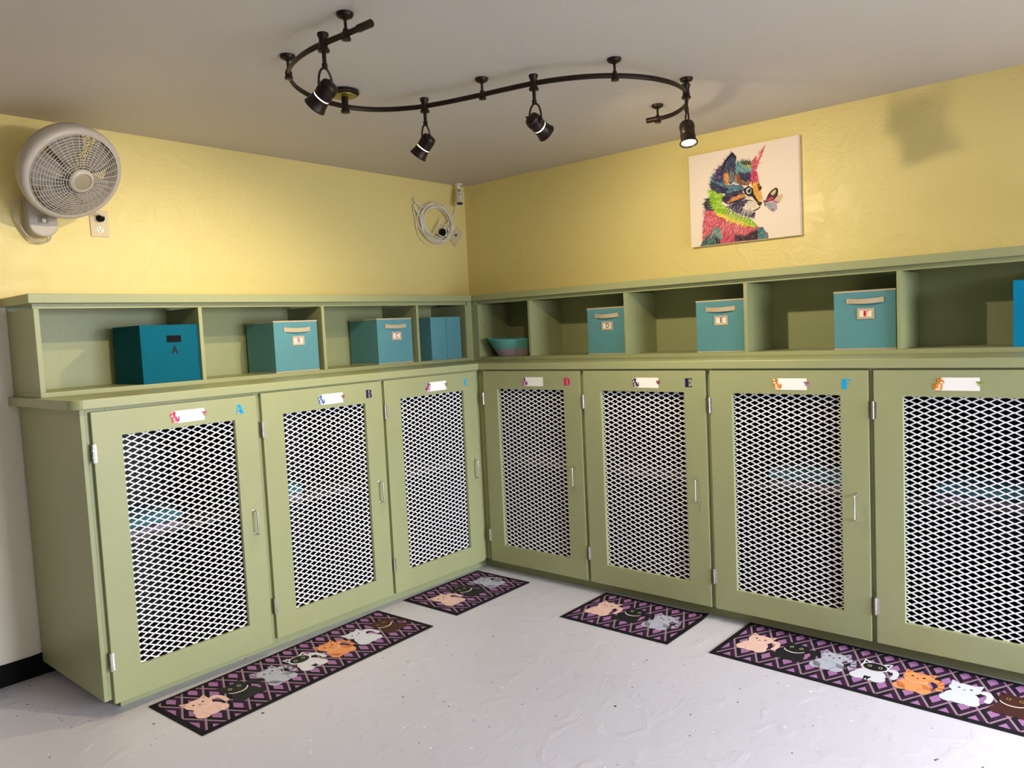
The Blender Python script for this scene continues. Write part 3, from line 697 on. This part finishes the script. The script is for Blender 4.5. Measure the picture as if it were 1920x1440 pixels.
b = MB(); b.lathe([(.014, -.026), (.014, -.075), (.0185, -.082), (.0185, -.090), (.008, -.091)], 24, T=T); b.build('canopy_stem', M['bronze'], cn, smooth=True)

def spot_head(xy, d, watt, label, lit):
    x, y = near_rail(*xy); d = Vector(d).normalized()
    t = thing('spotlight', label, 'spotlight', (x, y, ZT_), 0, 'spotlights on the ceiling track')
    b = MB(); b.lathe([(.014, .034), (.0185, .032), (.0185, .024), (.014, .015), (.014, -.012), (.0195, -.020), (.0195, -.026), (.008, -.028)], 20); b.build('track_clip', M['bronze'], t, smooth=True, angle=35)
    b = MB(); b.lathe([(.0068, -.026), (.0068, -.062), (.0095, -.064), (.0095, -.080), (.004, -.082)], 14); b.build('stem', M['bronze'], t, smooth=True)
    side = d.cross(Vector((0, 0, 1)))
    if abs(d.z) > .9: side = Vector((.74, .62, 0)).cross(Vector((0, 0, 1))).cross(d); side = d.cross(Vector((-.62, .74, 0)))
    side.normalize(); piv = Vector((0, 0, -.150)); topp = Vector((0, 0, -.078))
    b = MB(); arc = []
    for k in range(21):
        a = PI*k/20; arc.append(piv+side*(.036*math.cos(a))+Vector((0, 0, .072*abs(math.sin(a))**.8)))
    b.tube(arc, .0038, 8)
    for s_ in (-1, 1): b.lathe([(.006, -.004), (.008, -.003), (.008, .003), (.005, .005)], 10, T=aim(piv+side*(s_*.036), side*s_))
    b.build('yoke', M['bronze'], t, smooth=True)
    T = aim(piv-d*.030, d)     # local +z along the beam
    b = MB(); b.lathe([(.010, -.004), (.024, 0), (.029, .006), (.030, .012), (.030, .052), (.028, .056)], 28, T=T)
    for k in range(3): b.lathe([(.0305, .016+k*.006), (.0318, .0175+k*.006), (.0305, .019+k*.006)], 28, T=T, cap0=False, cap1=False)
    b.lathe([(.004, -.010), (.004, .002)], 8, T=T @ Matrix.Translation((.014, 0, 0))); b.build('housing', M['bronze'], t, smooth=True, angle=35)
    if not lit: b = MB(); b.lathe([(.0275, .0558), (.0275, .0590)], 28, T=T, cap0=False, cap1=False); b.build('glass_gap', M['bulb'], t, smooth=True)['label'] = 'bright slit of lamp glass'
    b = MB()
    if lit: b.lathe([(.029, .0562), (.031, .058), (.0315, .086), (.0375, .093), (.0375, .098), (.0335, .098), (.031, .091), (.027, .0610)], 28, T=T, cap0=False, cap1=False); b.build('front_bezel', M['bronze'], t, smooth=True, angle=35)
    else: b.lathe([(.029, .0600), (.031, .062), (.031, .068), (.036, .092), (.038, .094), (.038, .098), (.034, .098), (.028, .0795), (.027, .0610)], 28, T=T, cap0=False, cap1=False); b.build('front_bezel', M['bronze'], t, smooth=True, angle=35)
    zf = .010 if lit else 0; rf = .0035 if lit else 0; b = MB(); b.lathe([(.0265+rf, .083+zf), (.020, .086+zf), (.001, .087+zf)], 24, T=T, cap0=False); b.build('lamp_face', M['bulb'], t, smooth=True)
    src = Vector((x, y, ZT_))+piv+d*.080
    light('spot_beam', 'SPOT', src, d, watt, WARM, spot_size=math.radians(126), spot_blend=1, shadow_soft_size=.018)
LBL = ['leftmost spotlight on the track, aimed at the left wall, beside the round canopy', 'spotlight just right of the round canopy, aimed down at the left wall', 'spotlight in the middle of the track, aimed at the right wall', 'rightmost spotlight on the track, hanging straight down with lit face showing']
for (xy, d, wt), lb in zip(HEADS, LBL): spot_head(xy, d, wt, lb, lb.startswith('rightmost'))

# ---------------------------------------------------------------- wall fan
def fan():
    c = at(132, 322, 1, -.29); n = Vector((.15, -.83, -.56)).normalized()
    t = thing('wall_fan', 'large round white oscillating fan mounted high on the left wall', 'fan', (c.x, 0, c.z-.20))
    off = Vector((c.x, 0, c.z-.20)); T = aim(c-off, n) @ Matrix.Scale(.83, 4)
    b = MB(); b.lathe([(.222, -.060), (.236, -.048), (.243, -.020), (.2455, .010), (.244, .030), (.238, .042), (.222, .048), (.2155, .047), (.217, .038), (.230, .026), (.234, .006), (.232, -.020), (.224, -.042), (.216, -.052)], 72, T=T, cap0=False, cap1=False)
    b.build('rim', M['fan'], t, smooth=True, angle=50)
    def prof(r): return .048+.062*max(0.0, math.cos(r/.216*PI/2))**.8
    b = MB(); NR = 14
    for k in range(NR):
        r = .060+(.214-.060)*k/(NR-1); z = prof(r)
        b.tube([(r*math.cos(2*PI*i/72), r*math.sin(2*PI*i/72), z) for i in range(72)], .00165, 5, closed=True, T=T)
    for i in range(36):
        a = 2*PI*i/36; r0 = .055 if i % 3 == 0 else (.085 if i % 3 == 1 else .085)
        pts = []
        for k in range(7):
            r = r0+(.216-r0)*k/6; aa = a+.10*(1-(r-.05)/.166); pts.append((r*math.cos(aa), r*math.sin(aa), prof(r)))
        b.tube(pts, .0015, 5, T=T)
    g = b.build('front_grille', M['fan'], t, smooth=True)
    b = MB(); b.lathe([(.058, .104), (.060, .110), (.055, .118), (.044, .120), (.042, .116)], 40, T=T, cap0=False, cap1=False); b.lathe([(.058, .106), (.044, .108)], 40, T=T, cap0=True, cap1=True)
    b.build('grille_hub', M['fan'], g, smooth=True, angle=50)
    b = MB(); b.lathe([(.0425, .114), (.036, .1165), (.001, .117)], 40, T=T); b.build('hub_badge', M['fandark'], g, smooth=True)['label'] = 'grey-green round badge of the grille hub'
    b = MB(); NB = 5
    for k in range(NB):
        a0 = 2*PI*k/NB+.5; vs = []; fs = []; A_, B_ = 8, 8
        for i in range(A_+1):
            r = .045+.160*i/A_; half = .46+.10*math.sin(PI*i/A_)
            for j in range(B_+1):
                q = j/B_-.5; aa = a0+2*half*q+.25*(i/A_); vs.append(T @ Vector((r*math.cos(aa), r*math.sin(aa), .010+.048*q*(1-.3*i/A_))))
        for i in range(A_):
            for j in range(B_): a = i*(B_+1)+j; fs.append((a, a+B_+1, a+B_+2, a+1))
        b.add(vs, fs)
    b.lathe([(.048, -.02), (.050, .02), (.044, .034)], 28, T=T); o = b.build('blades', mat('blade_plastic', srgb(150, 144, 140), .4), t, smooth=True)
    s = o.modifiers.new('solid', 'SOLIDIFY'); s.thickness = .0022
    b = MB()
    for k in range(16):
        r = .055+(.218-.055)*k/15; z = -.055-.030*math.cos(r/.236*PI/2)
        b.tube([(r*math.cos(2*PI*i/56), r*math.sin(2*PI*i/56), z) for i in range(56)], .0018, 5, closed=True, T=T)
    for i in range(36):
        a = 2*PI*i/36; b.tube([((.05+.170*k/5)*math.cos(a), (.05+.170*k/5)*math.sin(a), -.055-.030*math.cos((.05+.170*k/5)/.236*PI/2)) for k in range(6)], .0016, 5, T=T)
    b.build('rear_grille', M['fan'], t, smooth=True)
    b = MB(); b.lathe([(.030, -.175), (.052, -.165), (.062, -.120), (.062, -.088)], 28, T=T); b.build('motor_housing', M['fan'], t, smooth=True)
    # wall bracket and control box
    p0 = at(78, 418, 1, -.05)-off
    b = MB()
    pts = []
    for k in range(25):
        a = PI+PI*k/24; pts.append((.058*math.cos(a), -.010+.052*math.sin(a)))
    pts += [(.058, .10), (-.058, .10)]
    Tm = Matrix.Translation((p0.x, -.001, p0.z)) @ Matrix(((1, 0, 0, 0), (0, 0, 1, 0), (0, 1, 0, 0), (0, 0, 0, 1)))
    b.prism([(x, y) for x, y in pts], -.075, 0, T=Tm); cb = b.build('control_box', M['fan'], t, bevel=.008, seg=3)
    b = MB(); b.box(p0.x-.022, p0.x+.018, -.0785, -.0755, p0.z-.005, p0.z+.030); b.build('switch_plate', M['fandark'], cb)
    b = MB(); b.box(p0.x-.010, p0.x+.006, -.0885, -.0780, p0.z-.002, p0.z+.014); b.build('switch_knob', M['white'], cb, bevel=.002)
    b = MB(); mt = T @ Vector((0, 0, -.14))
    b.tube([(p0.x, -.04, p0.z+.09), (p0.x*.5+mt.x*.5, mt.y*.6-.02, (p0.z+.09+mt.z)/2), mt], .020, 14); b.build('support_arm', M['fan'], t, smooth=True)
    q = [Vector((p0.x-.062, -.03, p0.z+.11)), Vector((p0.x-.088, -.035, p0.z+.07)), Vector((p0.x-.090, -.035, p0.z+.02)), Vector((p0.x-.066, -.030, p0.z-.035)), Vector((p0.x-.034, -.022, p0.z-.075)), Vector((p0.x+.010, -.015, p0.z-.080)), Vector((p0.x+.034, -.012, p0.z-.068)), Vector((p0.x+.040, -.02, p0.z-.045))]
    b = MB(); Q = [Vector((a, bb, 0)) for a, bb in smooth_path([(v.x, v.z) for v in q], 6)]
    b.tube([(v.x, -.028, v.y) for v in Q], .0042, 8); b.build('power_cord', M['fan'], t, smooth=True)
    # cord to the outlet
    plug = at(190, 408, 1, -.03)-off; s0 = Vector((p0.x+.045, -.02, p0.z+.05))
    b = MB(); b.tube([s0, s0+Vector((.06, -.01, .015)), plug+Vector((-.09, -.012, .035)), plug+Vector((-.03, -.012, .018)), plug+Vector((.005, -.010, .006)), plug], .0038, 8); b.build('plug_lead', M['fan'], t, smooth=True)
    b = MB(); b.lathe([(.014, 0), (.016, .004), (.016, .022), (.009, .030)], 16, T=aim(Vector((plug.x, -.008, plug.z)), (0, -1, -.15))); b.build('plug', M['black'], t, smooth=True)['label'] = 'black plug'
fan()
# outlet
oc = at(186, 420, 1, 0)
t = thing('wall_outlet', 'duplex wall outlet with a metal plate right below the fan', 'outlet', (oc.x, 0, oc.z))
b = MB(); b.box(-.041, .041, -.0055, -.0005, -.060, .060); b.build('cover_plate', M['almond'], t, bevel=.003)
for z in (.028, -.026):
    b = MB(); b.prism([(x, y) for x, y in ellipse(0, 0, .017, .0145, 20)], 0, .0015, T=aim((0, -.0056, z), (0, -1, 0))); s = b.build('socket', M['white'], t)
    b = MB(); b.box(-.008, -.006, -.0078, -.0073, z, z+.008); b.box(.006, .008, -.0078, -.0073, z, z+.008); b.lathe([(.0025, 0), (.0025, .0004)], 10, T=aim((0, -.0074, z-.007), (0, -1, 0))); b.build('slots', M['black'], s)

# ---------------------------------------------------------------- security camera on the ceiling by the corner
def cctv():
    c = at(859, 345, 2, ZC); t = thing('security_camera', 'small white bullet camera hanging from the ceiling beside the corner', 'camera', (c.x, c.y, ZC))
    b = MB(); b.lathe([(.030, -.0003), (.030, -.005), (.022, -.010), (.011, -.013), (.011, -.040), (.009, -.044)], 28); b.build('mount', M['white'], t, smooth=True)
    d = Vector((-.30, -.34, -1)).normalized(); T = aim(Vector((0, 0, -.044)), d) @ Matrix.Scale(.80, 4)
    b = MB(); b.lathe([(.012, -.006), (.026, .0), (.030, .012), (.030, .120), (.0315, .124), (.0315, .136), (.028, .136), (.026, .128)], 28, T=T, cap1=False); o = b.build('barrel', M['white'], t, smooth=True, angle=50)
    b = MB(); b.lathe([(.026, .129), (.012, .130), (.010, .127)], 28, T=T); b.build('lens_face', M['lens'], t, smooth=True)
    b = MB(); v = (Vector((-.6, -.75, 0))); v = (v-d*v.dot(d)).normalized()
    b.lathe([(.004, 0), (.004, .0015)], 10, T=aim(Vector((0, 0, -.044))+d*.048+v*.0242, v)); b.lathe([(.006, 0), (.006, .0015)], 10, T=aim(Vector((0, 0, -.044))+d*.018+v*.0242, v)); b.build('screws', M['black'], t)
    pts = [Vector((.008, .008, -.16)), Vector((-.01, .022, -.20)), Vector((-.04, .040, -.25))]
    b = MB(); b.tube([(.0, .02, -.055), (.006, .035, -.10), (.0, .040, -.17), (-.03, .044, -.23), (-.05, .045, -.26)], .003, 6); b.build('lead', M['white'], t, smooth=True)
cctv()

# ---------------------------------------------------------------- coiled white cable on the left wall
def cable():
    c = at(818, 418, 1, -.02)
    t = thing('cable_coil', 'bundle of coiled white cable hanging on the left wall near the corner', 'cable', (c.x, -.001, c.z)); t.scale = (1.65, 1, 1.2)
    rnd = random.Random(3); b = MB(); pts = []
    for i in range(30*9):
        a = 2*PI*i/30; k = i/30
        r = .088+.010*math.sin(k*2.3)+.006*math.sin(k*5.1+a); pts.append((r*math.cos(a)*.98+.004*math.sin(k*3), -.012-.010*abs(math.sin(k*1.9))-.002*k, r*math.sin(a)*1.08+.003*math.cos(k*4)))
    b.tube(pts, .0024, 6); b.build('coil_loops', M['white'], t, smooth=True)
    q = at(777, 380, 1, -.02)-Vector((c.x, 0, c.z)); q = Vector((q.x/1.65, q.y, q.z/1.2))
    b = MB()
    for off, dx in ((0, 0), (.012, .01), (-.010, .02)):
        b.tube([tuple(v) for v in [Vector((-.060, -.014, .070+off)), Vector((q.x*.72+dx, -.020, q.z*.80)), Vector((q.x+.01, -.016, q.z+.004+off*.5)), Vector((q.x-.006, -.018, q.z-.018)), Vector((q.x+.02, -.020, q.z-.055+off)), Vector((-.085, -.016, .000+off))]], .0022, 6)
    P = [(q.x-.004, q.z-.03), (q.x+.01, q.z-.13), (-.110, -.02), (-.088, -.09), (-.04, -.128), (.02, -.118), (.06, -.095)]
    b.tube([(x, -.012, z) for x, z in smooth_path(P, 5)], .0022, 6)
    P = [(-.06, .075), (.0, .088), (.05, .06), (.085, .02), (.10, -.02)]
    b.tube([(x, -.010, z) for x, z in smooth_path(P, 5)], .0022, 6)
    P = [(-.035, -.075), (.0, -.02), (.022, .03)]; b.tube([(x, -.034, z) for x, z in smooth_path(P, 5)], .0026, 6)
    P = [(.010, -.075), (.045, -.02), (.065, .02)]; b.tube([(x, -.036, z) for x, z in smooth_path(P, 5)], .0026, 6)
    b.build('loose_loops', M['white'], t, smooth=True)
    b = MB(); b.tube([(q.x, -.0005, q.z+.012), (q.x, -.026, q.z+.010), (q.x, -.032, q.z+.018), (q.x, -.026, q.z+.028)], .0035, 8); b.build('hook', M['white'], t, smooth=True)
    T = Matrix.Translation((.030, -.030, -.055)) @ Matrix.Rotation(.5, 4, 'Y')
    b = MB(); b.box(-.018, .018, -.012, .012, -.020, .020, T=T); b.build('power_adapter', M['black'], t, bevel=.004)['label'] = 'dark power adapter inside the coil'
    b = MB(); b.tube([(.012+.026*math.cos(2*PI*i/24), -.048, -.050+.028*math.sin(2*PI*i/24)) for i in range(24)], .0024, 6, closed=True); b.tube([(.018+.034*math.cos(2*PI*i/24), -.044, -.040+.036*math.sin(2*PI*i/24)) for i in range(24)], .0022, 6, closed=True); b.build('small_loops', M['white'], t, smooth=True)
cable()
pc = at(855, 445, 1, 0)
t = thing('junction_plate', 'tilted almond cable outlet plate on the left wall beside the coil', 'wall plate', (pc.x, 0, pc.z))
T = Matrix.Rotation(.72, 4, 'Y')
b = MB(); b.box(-.032, .032, -.009, -.0005, -.062, .062, T=T); b.build('cover_plate', M['almond'], t, bevel=.002)
b = MB(); b.lathe([(.008, 0), (.008, .010), (.005, .012)], 12, T=aim((-.016, -.009, .012), (0, -1, 0))); b.build('plug', M['lens'], t, smooth=True)

# ---------------------------------------------------------------- colourful kitten picture
def canvas():
    y0, y1, z0, z1 = -1.7510, -2.3555, 1.8310, 2.3290; th = .030
    t = thing('canvas_picture', 'wide canvas print of a rainbow-coloured kitten nose to nose with a butterfly', 'picture', (-.001, (y0+y1)/2, (z0+z1)/2), -PI/2)
    hw, hh = abs(y1-y0)/2, (z1-z0)/2
    b = MB(); b.box(-hw, hw, -th, -.0005, -hh, hh); bd = b.build('canvas', mat('canvas_white', srgb(242, 226, 212), .75, bump=.1, bscale=500), t, bevel=.002)
    b = MB()
    cy_, cz_ = (y0+y1)/2, (z0+z1)/2
    def L(px, py):   # picture detail coordinates (1560 x 1440 detail of the photo) to canvas coordinates
        p = at(1270+px/6, 240+py/6, 0, -th-.001); return (-(p.y-cy_), p.z-cz_)
    lay = [th+.0003]
    def P(pts, c, dz=.000004):
        lay[0] += dz; q = [L(*p) for p in pts]
        q = [(max(-hw+.002, min(hw-.002, x)), max(-hh+.002, min(hh-.002, z))) for x, z in q]
        b.add([(x, -lay[0], z) for x, z in q], [tuple(range(len(q)))], 0, srgb(*[k*.9+.1*sum(c)/3 for k in c]))
    REG = [
        ([(280, 1330), (300, 1010), (330, 880), (420, 900), (560, 1000), (760, 1050), (900, 1100), (1020, 1180), (1030, 1240), (700, 1290)], (214, 84, 104)),
        ([(262, 1330), (300, 1240), (380, 1180), (460, 1220), (500, 1310)], (70, 100, 104)), ([(400, 1110), (480, 1120), (510, 1200), (480, 1290), (440, 1240), (400, 1180)], (110, 150, 150)),
        ([(440, 1290), (420, 1200), (470, 1240), (500, 1310)], (52, 26, 52)), ([(640, 1190), (780, 1200), (880, 1130), (930, 1150), (920, 1260), (660, 1270)], (58, 40, 60)),
        ([(900, 1120), (960, 1110), (1020, 1200), (1025, 1240), (910, 1250)], (70, 120, 130)), ([(520, 1180), (640, 1180), (660, 1280), (520, 1300)], (205, 74, 100)),
        ([(300, 860), (330, 790), (420, 800), (430, 930), (320, 930)], (56, 60, 72)),
        ([(350, 700), (440, 690), (520, 760), (500, 850), (600, 920), (700, 990), (820, 1020), (900, 1090), (860, 1120), (760, 1070), (620, 1030), (520, 980), (430, 950), (380, 850)], (150, 196, 44)),
        ([(430, 950), (520, 960), (620, 1010), (760, 1060), (850, 1100), (760, 1100), (600, 1050), (500, 1000)], (232, 204, 48)),
        ([(370, 640), (390, 560), (450, 480), (520, 460), (560, 640), (720, 640), (760, 680), (700, 720), (560, 740), (500, 740), (400, 690)], (72, 116, 140)),
        ([(440, 470), (500, 420), (560, 380), (540, 520), (500, 620), (420, 600)], (66, 50, 96)),
        ([(370, 600), (460, 640), (580, 690), (560, 730), (480, 740), (380, 690)], (40, 40, 74)),
        ([(660, 380), (720, 380), (830, 370), (860, 480), (850, 600), (760, 640), (640, 620), (640, 470)], (104, 158, 158)),
        ([(700, 380), (820, 372), (830, 430), (790, 440), (740, 420)], (60, 56, 40)), ([(690, 500), (760, 510), (840, 500), (840, 600), (760, 610), (690, 560)], (48, 48, 90)),
        ([(740, 420), (830, 420), (830, 450), (760, 440)], (190, 190, 60)),
        ([(640, 480), (690, 540), (740, 610), (830, 600), (800, 650), (700, 640), (650, 600)], (150, 84, 40)),
        ([(840, 470), (900, 500), (920, 600), (900, 660), (840, 640), (826, 560)], (208, 56, 92)),
        ([(830, 380), (900, 300), (960, 230), (990, 200), (940, 320), (890, 470), (840, 470)], (222, 92, 110)), ([(880, 330), (950, 240), (900, 380)], (246, 170, 176)),
        ([(840, 640), (910, 600), (930, 700), (955, 800), (900, 850), (860, 760), (850, 700)], (240, 168, 60)), ([(905, 620), (930, 640), (925, 720), (910, 700)], (160, 60, 40)),
        ([(500, 790), (560, 740), (700, 700), (780, 690), (800, 760), (760, 800), (700, 830), (560, 860), (520, 830)], (48, 40, 76)),
        ([(560, 840), (640, 780), (740, 740), (760, 770), (700, 800), (560, 850)], (226, 134, 50)),
        ([(560, 880), (680, 830), (800, 810), (850, 900), (880, 960), (860, 1010), (760, 990), (640, 940)], (58, 50, 88)),
        ([(740, 710), (790, 690), (850, 760), (900, 830), (930, 880), (880, 930), (800, 930), (740, 900), (800, 830), (770, 770)], (226, 206, 186)),
        ([(520, 560), (530, 500), (570, 500), (570, 600), (550, 660)], (222, 140, 54)),
        ([(620, 275), (660, 320), (660, 500), (640, 600), (590, 640), (560, 560), (520, 560), (500, 470), (530, 380), (580, 310)], (68, 58, 94)),
        ([(580, 350), (630, 330), (640, 440), (600, 480), (560, 470)], (50, 66, 100)), ([(520, 530), (560, 500), (590, 560), (570, 650), (540, 640)], (222, 140, 54)), ([(590, 510), (640, 500), (630, 600), (590, 610)], (90, 110, 116)),
    ]
    for pts, c in REG: P(pts, c)
    def inside(x, y, poly):
        r = False; j = len(poly)-1
        for i in range(len(poly)):
            xi, yi = poly[i]; xj, yj = poly[j]
            if (yi > y) != (yj > y) and x < (xj-xi)*(y-yi)/(yj-yi)+xi: r = not r
            j = i
        return r
    rnd = random.Random(11)
    def flow(x, y):   # fur direction in detail pixels (y down): away from the nose, falling down the chest
        dx, dy = x-930, y-800; l = math.hypot(dx, dy)+1; f = (dx/l, dy/l)
        if y > 950: k = min(1, (y-950)/250); f = (f[0]*(1-k)-.35*k, f[1]*(1-k)+k)
        if y < 640 and x < 680 and x > 500: f = (-.25, -1)
        if y < 480 and x > 820: f = (.55, -1)
        l = math.hypot(*f); return f[0]/l, f[1]/l
    n = 0
    while n < 3600:
        x, y = rnd.uniform(250, 1040), rnd.uniform(200, 1330); hit = None
        for pts, c in REG:
            if inside(x, y, pts): hit = c
        if not hit: continue
        n += 1; fx, fy = flow(x, y); a = rnd.gauss(0, .28); fx, fy = fx*math.cos(a)-fy*math.sin(a), fx*math.sin(a)+fy*math.cos(a)
        ln = rnd.uniform(22, 54); w_ = rnd.uniform(2.0, 5.5); v = rnd.choice((-46, -30, -12, 0, 14, 34, 60)); c = tuple(max(0, min(255, k+v+rnd.randint(-12, 12))) for k in hit)
        P([(x-fy*w_, y+fx*w_), (x+fx*ln, y+fy*ln), (x+fy*w_, y-fx*w_)], c, 1e-7)
    for (x, y, dx, dy, c) in [(rnd.uniform(560, 860), rnd.uniform(860, 960), rnd.uniform(-60, -10), rnd.uniform(50, 110), (238, 226, 220)) for _ in range(50)]+[(rnd.uniform(300, 760), rnd.uniform(980, 1180), rnd.uniform(-70, 20), rnd.uniform(50, 120), (244, 190, 190)) for _ in range(60)]+[(rnd.uniform(760, 920), rnd.uniform(850, 900), rnd.uniform(-50, 10), rnd.uniform(10, 50), (250, 240, 225)) for _ in range(40)]:
        P([(x-1.6, y), (x+dx, y+dy), (x+1.6, y)], c, 1e-7)
    # dark ear outline, eye, nose, mouth
    P([(500, 470), (530, 380), (580, 310), (622, 272), (632, 300), (590, 330), (545, 395), (512, 480)], (20, 16, 26)); P([(622, 272), (664, 330), (656, 350), (630, 300)], (20, 16, 26))
    P([(740, 690), (800, 650), (850, 680), (860, 740), (930, 850), (900, 840), (840, 770), (800, 770), (760, 740)], (22, 18, 24))
    P(ellipse(805, 708, 40, 48, 22), (18, 16, 20)); P(ellipse(804, 708, 30, 37, 20), (196, 200, 180)); P(ellipse(808, 706, 18, 24, 18), (14, 14, 16)); P(ellipse(797, 692, 6, 7, 10), (250, 250, 250))
    P([(900, 835), (950, 830), (955, 850), (930, 880), (905, 862)], (60, 24, 34)); P([(850, 930), (905, 905), (930, 880), (936, 892), (905, 920), (862, 940)], (40, 26, 34))
    P([(925, 670), (945, 650), (950, 680), (930, 712)], (30, 26, 40)); P([(760, 800), (850, 820), (852, 828), (760, 812)], (60, 50, 60))
    # butterfly
    P([(990, 830), (1020, 750), (1060, 700), (1110, 668), (1135, 690), (1130, 760), (1090, 810), (1000, 840)], (80, 26, 60)); P([(1050, 740), (1085, 700), (1115, 690), (1105, 730), (1075, 760)], (206, 206, 120))
    P([(1112, 668), (1135, 690), (1130, 740), (1112, 730)], (24, 20, 26)); P([(1000, 815), (1060, 770), (1090, 790), (1030, 830)], (200, 60, 90))
    P([(1130, 760), (1180, 740), (1190, 780), (1150, 840), (1110, 820), (1095, 800)], (216, 186, 150)); P([(1095, 810), (1150, 836), (1120, 850), (1060, 826)], (190, 120, 160))
    P([(985, 850), (1060, 830), (1118, 850), (1125, 910), (1085, 948), (1045, 930), (1010, 890)], (176, 158, 176)); P([(1000, 850), (1060, 835), (1050, 890), (1015, 880)], (140, 160, 172)); P(ellipse(1075, 915, 9, 9, 10), (60, 20, 40))
    P([(975, 812), (990, 812), (994, 880), (984, 882)], (60, 50, 70)); P([(960, 826), (985, 834), (984, 838), (958, 832)], (190, 60, 60)); P([(965, 815), (985, 826), (984, 830), (963, 819)], (90, 60, 60))
    # close small z step so that layers never fight, printed on the canvas face
    o = b.build('kitten_print', M['print'], bd)
canvas()
